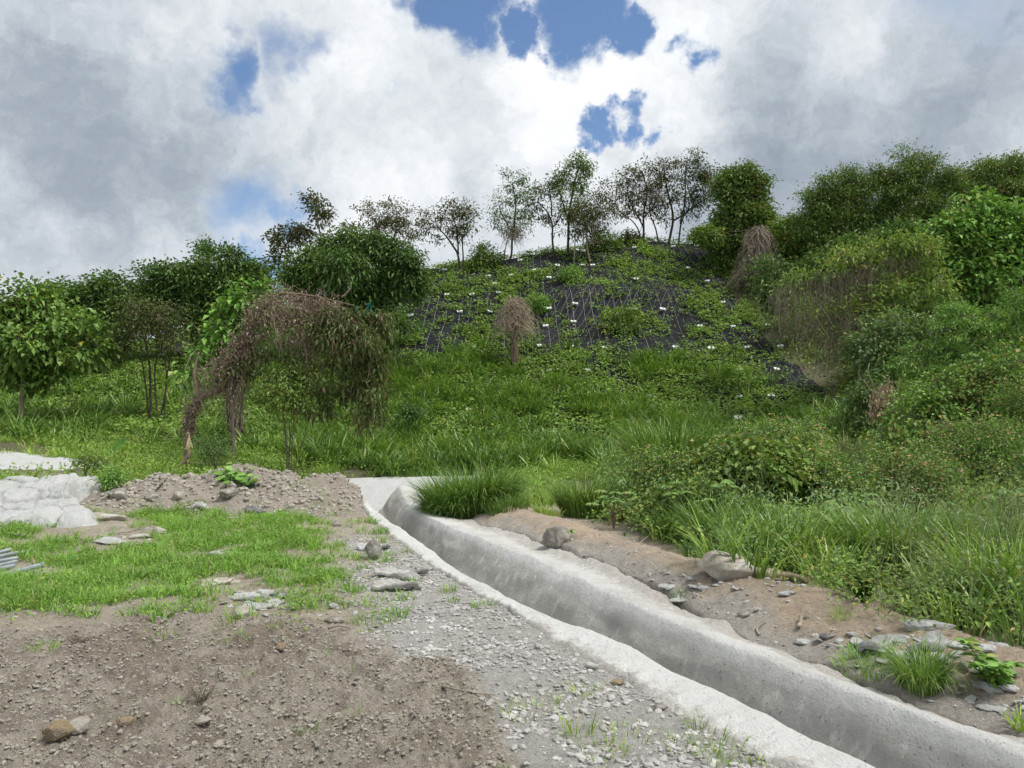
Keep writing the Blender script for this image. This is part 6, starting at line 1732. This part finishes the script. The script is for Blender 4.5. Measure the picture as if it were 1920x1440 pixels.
def banana():
    g = G(208, 880); D = g[1]
    root = empty('banana_plant', g, 'young banana plant with one big bright leaf beside the mound', 'plant')
    sb = MB(); tube(sb, wob(curve([g, P(209, 862, D), P(211, 845, D)], 8), .01, 1), [.035, .028, .016], 8); sb.build('stem', L_YELL, root, smooth=True)
    def lf(pts, w):
        c = curve(pts, 12); lb = MB(); t = np.linspace(0, 1, 12); ww = w * np.sin(np.pi * np.clip(t * .88 + .08, 0, 1)) ** .7
        tan = unit(np.gradient(c, axis=0)); side = unit(np.cross(tan, np.array([0, -1, .35]))); nrm = np.cross(side, tan)
        v = np.stack([c + side * ww[:, None] + nrm * ww[:, None] * .25, c, c - side * ww[:, None] + nrm * ww[:, None] * .25], 1).reshape(-1, 3)
        q = [[3 * i + j, 3 * i + j + 1, 3 * i + j + 4, 3 * i + j + 3] for i in range(11) for j in (0, 1)]
        lb.add(v, q); lb.build('leaf', L_BANANA, root)
    lf([P(210, 850, D), P(220, 838, D), P(232, 828, D), P(238, 821, D - .1)], .085)
    lf([P(210, 852, D), P(203, 845, D), P(195, 838, D)], .03)
    lf([P(210, 850, D), P(212, 840, D), P(218, 833, D)], .02)
banana()

# ------------------------------------------------------------------ rocks, crust slabs, wood
rock('boulder', 1045, 1024, .38, M_ROCKG, 'rounded grey boulder half sunk in the sandy bank', 'boulder', 5, (.95, .8, .95), .4, .22, rough=.3, sharp=2)
rock('boulder', 1368, 1082, .42, M_ROCKW, 'pale angular boulder at the edge of the tall grass', 'boulder', 9, (1.2, .8, .75), -.3, .28, sharp=8)
rock('boulder', 110, 1392, .145, M_ROCKB, 'ochre lump of rock lying in the dark soil', 'rock', 12, (1.15, .9, .75), .3, .18, sharp=7)
rock('rock', 148, 1372, .12, M_CLOD, 'brown clod leaning behind the ochre rock', 'clod', 13, (1.1, .8, .8), .9, .3)
rock('rock', 235, 1362, .075, M_ROCKB, 'small brown stone right of the ochre rock', 'rock', 14, (1.4, .9, .8), .2, .2, sharp=7)
rock('rock', 380, 1365, .07, M_CLOD, 'dark clod in the middle of the dark soil', 'clod', 15, (1.4, 1, .6), .2, .2)
rock('rock', 525, 1222, .075, M_ROCKB, 'small brown stone on the far edge of the dark soil', 'rock', 16, (1.2, .8, .9), -.3, .1, sharp=8)
rock('rock', 410, 1412, .05, M_ROCKW, 'yellowish pebble in the dark soil near the bottom edge', 'rock', 17, (1, .8, .9), .4, .2)
rock('rock', 365, 1402, .04, M_ROCKW, 'pale pebble beside the yellowish one', 'rock', 18, (.9, .8, .9), .1, .2)
rock('rock', 82, 1296, .030, M_CONCW if False else M_CRUST, 'tiny white pebble on the dark soil', 'pebble', 19, (1.1, .8, .7), .4, .1)
rock('rock', 702, 1048, .27, M_ROCKG, 'upright brownish-grey stone on the grey strip', 'rock', 21, (.85, .6, 1.1), .1, .15, sharp=9)
rock('rock', 1198, 1282, .055, M_ROCKG, 'dark round pebble below the pale lip', 'pebble', 22, (1, 1, .9), 0, .15)
rock('rock', 1266, 1262, .03, M_ROCKB, 'tiny brown pebble on the pale lip', 'pebble', 23, (1, 1, .9), 0, .1)
rock('rock', 1157, 1286, .07, M_ROCKB, 'flat brown-edged stone among the gravel', 'rock', 24, (1.4, 1, .6), .2, .1)
rock('rock', 1108, 1254, .08, M_CRUST, 'pale flat stone on the gravel', 'rock', 25, (1.3, .9, .6), .2, .1)
rock('rock', 1236, 1331, .07, M_ROCKG, 'grey flat stone near the pale lip', 'rock', 26, (1.5, .9, .5), .1, .1)
rock('rock', 1395, 1158, .09, M_ROCKG, 'brownish stone lying beside the curled root', 'rock', 27, (1.2, .9, .7), .2, .15)
rock('rock', 925, 968, .10, M_ROCKW, 'small pale stone', 'rock', 28) if False else None
rock('rock', 632, 987, .14, M_ROCKG, 'dark grey stone at the right foot of the mound', 'rock', 29, (1.2, .8, .7), .2, .15, sharp=8)
rock('rock', 732, 982, .12, M_ROCKB, 'orange-brown stone on the channel lip near its head', 'rock', 30, (1, .8, .8), 0, .1)
for (u, v, s_, m, sc, lab) in [(402, 1096, .30, M_ROCKW, (1.3, .8, .35), 'flat pale stone in the middle of the grass'), (430, 1095, .16, M_ROCKW, (1.2, .8, .4), 'flat brownish stone right of the flat pale one'), (412, 1040, .26, M_CRUST, (1.4, .7, .35), 'low white lump in the grass near the mound'), (460, 1125, .24, M_CRUST, (1.4, .8, .4), 'left white crust lump at the edge of the grass'), (500, 1118, .22, M_CRUST, (1.1, .8, .5), 'topmost white crust lump beside dark ones'), (525, 1122, .17, M_CRUSTD, (1.2, .8, .6), 'dark speckled crust lump'), (480, 1142, .24, M_CRUST, (1.5, .8, .35), 'lower middle white crust lump'), (512, 1134, .18, M_CRUST, (1.3, .8, .35), 'right white crust piece'), (456, 1158, .16, M_ROCKW, (1, .8, .9), 'pointed pale stone just below the crust lumps'),
                               (300, 1000, .22, M_ROCKW, (1.1, .8, .6), 'rounded pale stone at the right end of the bare patch'), (205, 1018, .34, M_CRUST, (1.5, .8, .3), 'broad white flat stone in the bare patch'), (262, 1008, .26, M_ROCKW, (1.6, .8, .3), 'long low stone behind the broad white one'), (190, 975, .55, M_ROCKW, (2.4, .7, .35), 'long flat pale boulder in front of the grouted rocks'), (50, 1036, .2, M_CRUST, (1.2, .8, .3), 'small white stone behind the pipes'), (30, 1005, .24, M_CRUST, (1.5, .8, .3), 'low white stone in the grass at the left edge'), (222, 938, .36, M_ROCKG, (1.1, .9, .9), 'grey boulder sticking out of the left end of the mound'), (285, 938, .26, M_ROCKG, (1.2, .9, .8), 'buried grey boulder in the face of the mound'), (430, 932, .34, M_ROCKG, (1.1, .9, .7), 'mossy grey boulder half buried in the mound'), (335, 938, .24, M_CLOD, (1, .9, .9), 'brown root clod in the mound'), (225, 1275, .03, M_CRUST, (1, 1, .8), 'small white stone in the dark soil'), (625, 1140, .09, M_CRUST, (1, .8, .8), 'small white stone alone on the beige soil'), (628, 1167, .14, M_ROCKG, (1.3, .8, .6), 'grey stone on the beige soil'), (1515, 1160, .05, M_ROCKG, (1.4, .9, .6), 'small dark stone on the sandy bank'), (1555, 1197, .10, M_CRUSTD, (1.8, .8, .5), 'dark flat stone left of the rubble'), (1475, 1117, .13, M_CRUST, (1.5, .8, .35), 'white flake on the sandy bank'), (1510, 1208, .14, M_CRUST, (1.3, .9, .3), 'white crumbled slab beside the wooden stake'), (1700, 1233, .16, M_CRUST, (1.5, .9, .35), 'white slab in the rubble'), (1740, 1180, .24, M_CRUST, (1.7, .7, .35), 'white lump at the edge of the thicket'), (1800, 1215, .12, M_CRUST, (1.3, .9, .4), 'pale stone near the seedling tree'), (1275, 1262 - 130, .14, M_CRUST, (1.4, .9, .35), 'white crumbs on the channel bank'), (1010, 915, .2, M_CRUST, (1.4, .9, .4), 'white crumbled lump between the two grass clumps')]:
    rock('stone', u, v, s_, m, lab, 'stone', int(u * 3 + v) % 999, sc, rng.uniform(-.5, .5), .34, tpl=ICO4, sharp=9, rough=.45)

def slab(u, v, w, d, label, th=.02, mat=None, tilt=.1):
    """a curled flake of crust with a ragged outline and real thickness"""
    g = G(u, v); n = 60
    a = np.linspace(0, 6.283, n, endpoint=False)
    rr = .75 + .5 * fbm(np.cos(a) * 2 + u, np.sin(a) * 2, 4, 7, rough=.7)
    mb = MB(); rings = []
    for f, zz in ((.02, .5), (.25, .5), (.5, .5), (.75, .5), (.96, .5), (1.0, .1), (1.0, -.4), (.8, -.6)):
        x = np.cos(a) * rr * f * w / 2; y = np.sin(a) * rr * f * d / 2
        gz = height(x + g[0], y + g[1]) - g[2]
        z = gz * .6 + th * zz + .03 * f * f * (1 + np.sin(a * 2 + u)) + (fbm((x + g[0]) * 14, (y + g[1]) * 14, 4, 9, rough=.65) - .5) * .05 + np.abs(y) * tilt
        rings.append(np.stack([x, y, z], 1))
    q = [[r_ * n + i, r_ * n + (i + 1) % n, (r_ + 1) * n + (i + 1) % n, (r_ + 1) * n + i] for r_ in range(7) for i in range(n)]
    mb.add(np.concatenate(rings) + g + np.array([0, 0, .012]), q, [[0, i, (i + 1) % n] for i in range(1, n - 1)])
    tag(mb.build('crust_slab', mat or M_GRAVEL, smooth=False, origin=tuple(g)), label, 'crust slab')
slab(750, 1082, .62, .16, 'upper dark-edged crust slab lifted off the grey strip', .03, M_GRAVEL, .3)
slab(745, 1108, .50, .16, 'lower dark-edged crust slab lifted off the grey strip', .03, M_GRAVEL, .3)
slab(700, 1030, .46, .2, 'pale crust flake beside the upright stone', .03, M_CRUST)
slab(480, 962, .40, .16, 'crust flake with dark edge at the foot of the mound', .05, M_CRUSTD, .2)
slab(375, 955, .30, .14, 'pale flake on the foot of the mound', .04, M_CRUST, .2)
slab(760, 1090, .3, .12, 'small crust flake between the two dark-edged slabs', .03, M_GRAVEL)
slab(1740, 1222, .26, .12, 'biggest tilted crust slab in the rubble by the thicket', .04, M_CRUST, .2)
slab(1640, 1222, .22, .1, 'crust slab at the left end of the rubble', .04, M_CRUST, .2)

def stick(name, pts, r, label, cat='stick', mat=None, n=14, lift=.02, w=.02):
    P3 = []
    for q in pts:
        g = G(q[0], q[1]); g[2] += lift + (q[2] if len(q) > 2 else 0); P3.append(g)
    mb = MB(); tube(mb, wob(curve(P3, n), w, int(pts[0][0])), r, 7)
    return tag(mb.build(name, mat or M_WOOD, smooth=True, origin=tuple(P3[0])), label, cat)
stick('fallen_log', [(1418, 1084), (1455, 1088), (1490, 1090), (1515, 1098)], [.05, .055, .045, .03], 'weathered log lying at the foot of the tall grass', 'log', M_BARKL, lift=.05)
stick('wooden_stake', [(1497, 1190), (1504, 1163)], [.017, .014], 'short grey wooden stake on the sandy bank', 'wooden stake', M_WOOD)
stick('curled_root', [(1424, 1193), (1417, 1184), (1424, 1176), (1436, 1172)], [.007, .010, .006], 'curled pale root beside the channel', 'root', M_WOOD, lift=.01, w=.002)
stick('stick', [(828, 1295), (870, 1303), (928, 1310)], [.007, .006, .004], 'thin grey stick lying on the edge of the dark soil', w=.006)
stick('stick', [(190, 944), (225, 932, .06), (272, 922, .05)], [.014, .012, .006], 'long bare stick leaning on the left end of the mound', lift=.06)
stick('stick', [(211, 914), (235, 922, .08)], [.014, .008], 'short stick crossing above the long one on the mound', lift=.08)
stick('stick', [(300, 895), (308, 918)], [.012, .008], 'pale twig standing down the mound below the snapped tree', lift=.07)
stick('stick', [(292, 926), (310, 908), (325, 895)], [.014, .009], 'dark branch on the mound face', mat=M_BARKD, lift=.05)
stick('stick', [(222, 1003), (250, 997), (272, 1000)], [.012, .010, .006], 'bent stick on the bare patch in the grass', lift=.03)
stick('stick', [(450, 978), (463, 970)], [.03, .02], 'short pale billet at the foot of the mound', mat=M_BARKL)
stick('bark_strip', [(226, 884), (240, 880), (253, 881)], [.03, .04, .02], 'pale strip of bark on the top of the mound', 'bark', M_BARKL, lift=.05)
stick('straw_stalk', [(1180, 1045), (1210, 1020, .03), (1240, 997, .02)], [.006, .004], 'long dry stalk lying across the sandy bank', 'stalk', L_DRYPALE, lift=.04)
stick('stick', [(615, 1184), (640, 1181), (655, 1183)], [.009, .006], 'small stick on the beige soil below the grass')
mb = MB(); g = G(378, 1318)
for k in range(60):
    a = rng.uniform(0, 6.28); l = rng.uniform(.05, .14); e = g + np.array([math.cos(a) * l * .6, math.sin(a) * l * .5, l * rng.uniform(.4, 1)])
    tube(mb, wob(curve([g + rng.normal(0, .012, 3), (g + e) / 2 + rng.normal(0, .012, 3), e], 6), .01, k), [.0022, .0012], 3, False)
tag(mb.build('dead_weed', L_DRYST, origin=tuple(g)), 'dry uprooted weed standing in the dark soil', 'dead weed')
mb = MB(); g = G(148, 1204)
for k in range(60):
    a = rng.uniform(0, 6.28); l = rng.uniform(.05, .12); e = g + np.array([math.cos(a) * l, math.sin(a) * l * .5, l * rng.uniform(.1, .6)])
    tube(mb, wob(curve([g + rng.normal(0, .02, 3), (g + e) / 2 + rng.normal(0, .012, 3), e], 6), .01, k), [.0025, .0012], 3, False)
tag(mb.build('dead_weed', L_DRYST, origin=tuple(g)), 'flattened root clump at the upper left of the dark soil', 'dead weed')

# ------------------------------------------------------------------ steel pipes at the left edge
M_PIPE, T_ = new_mat('galvanised_pipe')
_tc = T_.node('ShaderNodeTexCoord').outputs['Object']
finish(T_, T_.mix(T_.maprange(T_.noise(_tc, 6, 5, .6), .35, .7), (.34, .38, .41), (.48, .52, .54)), .42, metallic=.55, spec=.5)
M_BORE_SHADE, T_ = new_mat('pipe_bore_shade'); finish(T_, (.02, .02, .02), .9)  # near-black colour painted in for the shade inside the pipe mouth
def pipe(a, b, r, label, lift):
    A, B = G(*a), G(*b); A[2] += lift; B[2] += lift
    d = unit(B - A); A = B - d * 2.4 - np.array([0, 0, 0.0])
    root = empty('steel_pipe', B, label, 'pipe', 'steel pipes lying in the grass')
    mb = MB(); n = 18
    t = d; ref = np.array([0, 0, 1.]); s = unit(np.cross(t, ref)); w = np.cross(s, t)
    ang = np.linspace(0, 2 * np.pi, n, endpoint=False); ring = np.cos(ang)[:, None] * s + np.sin(ang)[:, None] * w
    v = np.concatenate([A + ring * r, B + ring * r, B + ring * r * .86, B - d * .25 + ring * r * .86])
    q = [[k * n + i, k * n + (i + 1) % n, (k + 1) * n + (i + 1) % n, (k + 1) * n + i] for k in range(3) for i in range(n)]
    mb.add(v, q); mb.build('tube', M_PIPE, root, smooth=False)
    hb = MB(); hb.add(np.concatenate([(B - d * .24)[None], B - d * .24 + ring * r * .85]), None, [[0, i + 1, (i + 1) % n + 1] for i in range(n)])  # black disc added inside the mouth, stands in for the dark interior
    hb.build('bore_shade', M_BORE_SHADE, root)
pipe((5, 1084), (80, 1064), .026, 'nearest steel pipe lying apart from the stack', .03)
pipe((0, 1050), (18, 1045), .022, 'rear steel pipe of the stack at the left edge', .09)
pipe((0, 1055), (31, 1048), .022, 'second steel pipe from the back of the stack', .07)
pipe((0, 1061), (32, 1055), .022, 'middle steel pipe of the stack', .05)
pipe((0, 1067), (30, 1060), .022, 'second steel pipe from the front of the stack', .04)
pipe((0, 1072), (26, 1066), .022, 'front steel pipe of the stack', .03)

# ------------------------------------------------------------------ grouted rocks at the left
def grouted():
    U, V = np.meshgrid(np.linspace(0, 1, 300), np.linspace(0, 1, 200))
    x0, x1 = P(-170, 940, 12.2)[0], P(172, 940, 12.2)[0]
    Y = 11.15 + V * 3.3 + .35 * (fbm(U * 4, V * 0 + 1, 3, 3) - .5); X = x0 + ((182 - 960) / FPX * Y + .25 * np.sin(V * 9) - x0) * U
    Z = height(X, Y, False)
    bump = 0 * X; best = np.full(X.shape, 9.); sec = np.full(X.shape, 9.); idn = np.zeros(X.shape)
    g = np.random.default_rng(4)
    cs = [(P(u, v, d)[0], d, s) for u, v, d, s in [(75, 905, 13.2, .42), (10, 925, 13.0, .3), (35, 920, 12.8, .38), (80, 915, 12.4, .40), (128, 905, 13.0, .42), (55, 945, 12.2, .45), (115, 945, 12.2, .35), (20, 960, 11.8, .40), (85, 970, 11.8, .42), (135, 960, 12.0, .3), (-40, 930, 12.6, .5), (-90, 950, 12, .5), (-30, 960, 11.8, .4), (150, 935, 12.6, .22), (145, 965, 11.7, .25), (0, 900, 13.5, .4), (40, 895, 13.8, .35), (100, 895, 13.9, .3)]]
    for k, (cx, cy, s_) in enumerate(cs):
        wx = (fbm(X * 2.2, Y * 2.2, 3, 60 + k) - .5) * .35
        d = np.sqrt((X - cx) ** 2 + ((Y - cy) * 1.1) ** 2) / s_ + wx
        m = d < best
        sec = np.where(m, best, np.minimum(sec, d)); best = np.where(m, d, best); idn = np.where(m, g.uniform(.55, 1), idn)
    bump = np.clip(1 - (best * .62) ** 2, 0.02, 1) ** .8 * .20 * idn
    crack = sstep(0, .22, sec - best)
    bump = bump * (.78 + .22 * crack) 
    env = sstep(0, .08, U) * sstep(1.0, .90, U) * sstep(0, .08, V) * sstep(1, .85, V)
    slope = .26 * sstep(0, .8, V)
    Z = Z + (slope + bump) * env - .12 * (1 - env) + (fbm(X * 4.5, Y * 4.5, 5, 71, rough=.65) - .5) * .11
    nv, nu = X.shape
    i = np.arange(nv - 1)[:, None] * nu; k = np.arange(nu - 1)[None]
    q = np.stack([i + k, i + k + 1, i + nu + k + 1, i + nu + k], -1).reshape(-1, 4)
    mb = MB(); mb.add(np.stack([X, Y, Z], -1).reshape(-1, 3), q)
    o = mb.build('grouted_rocks', M_CONCW, smooth=True)
    with_wear_shade(o, (.10 + .5 * (1 - crack) + .5 * (fbm(X * 1.7, Y * 1.7, 4, 77) - .35)).ravel())
    tag(o, 'white cement-covered heap of rounded rocks at the left edge', 'grouted rocks')
grouted()
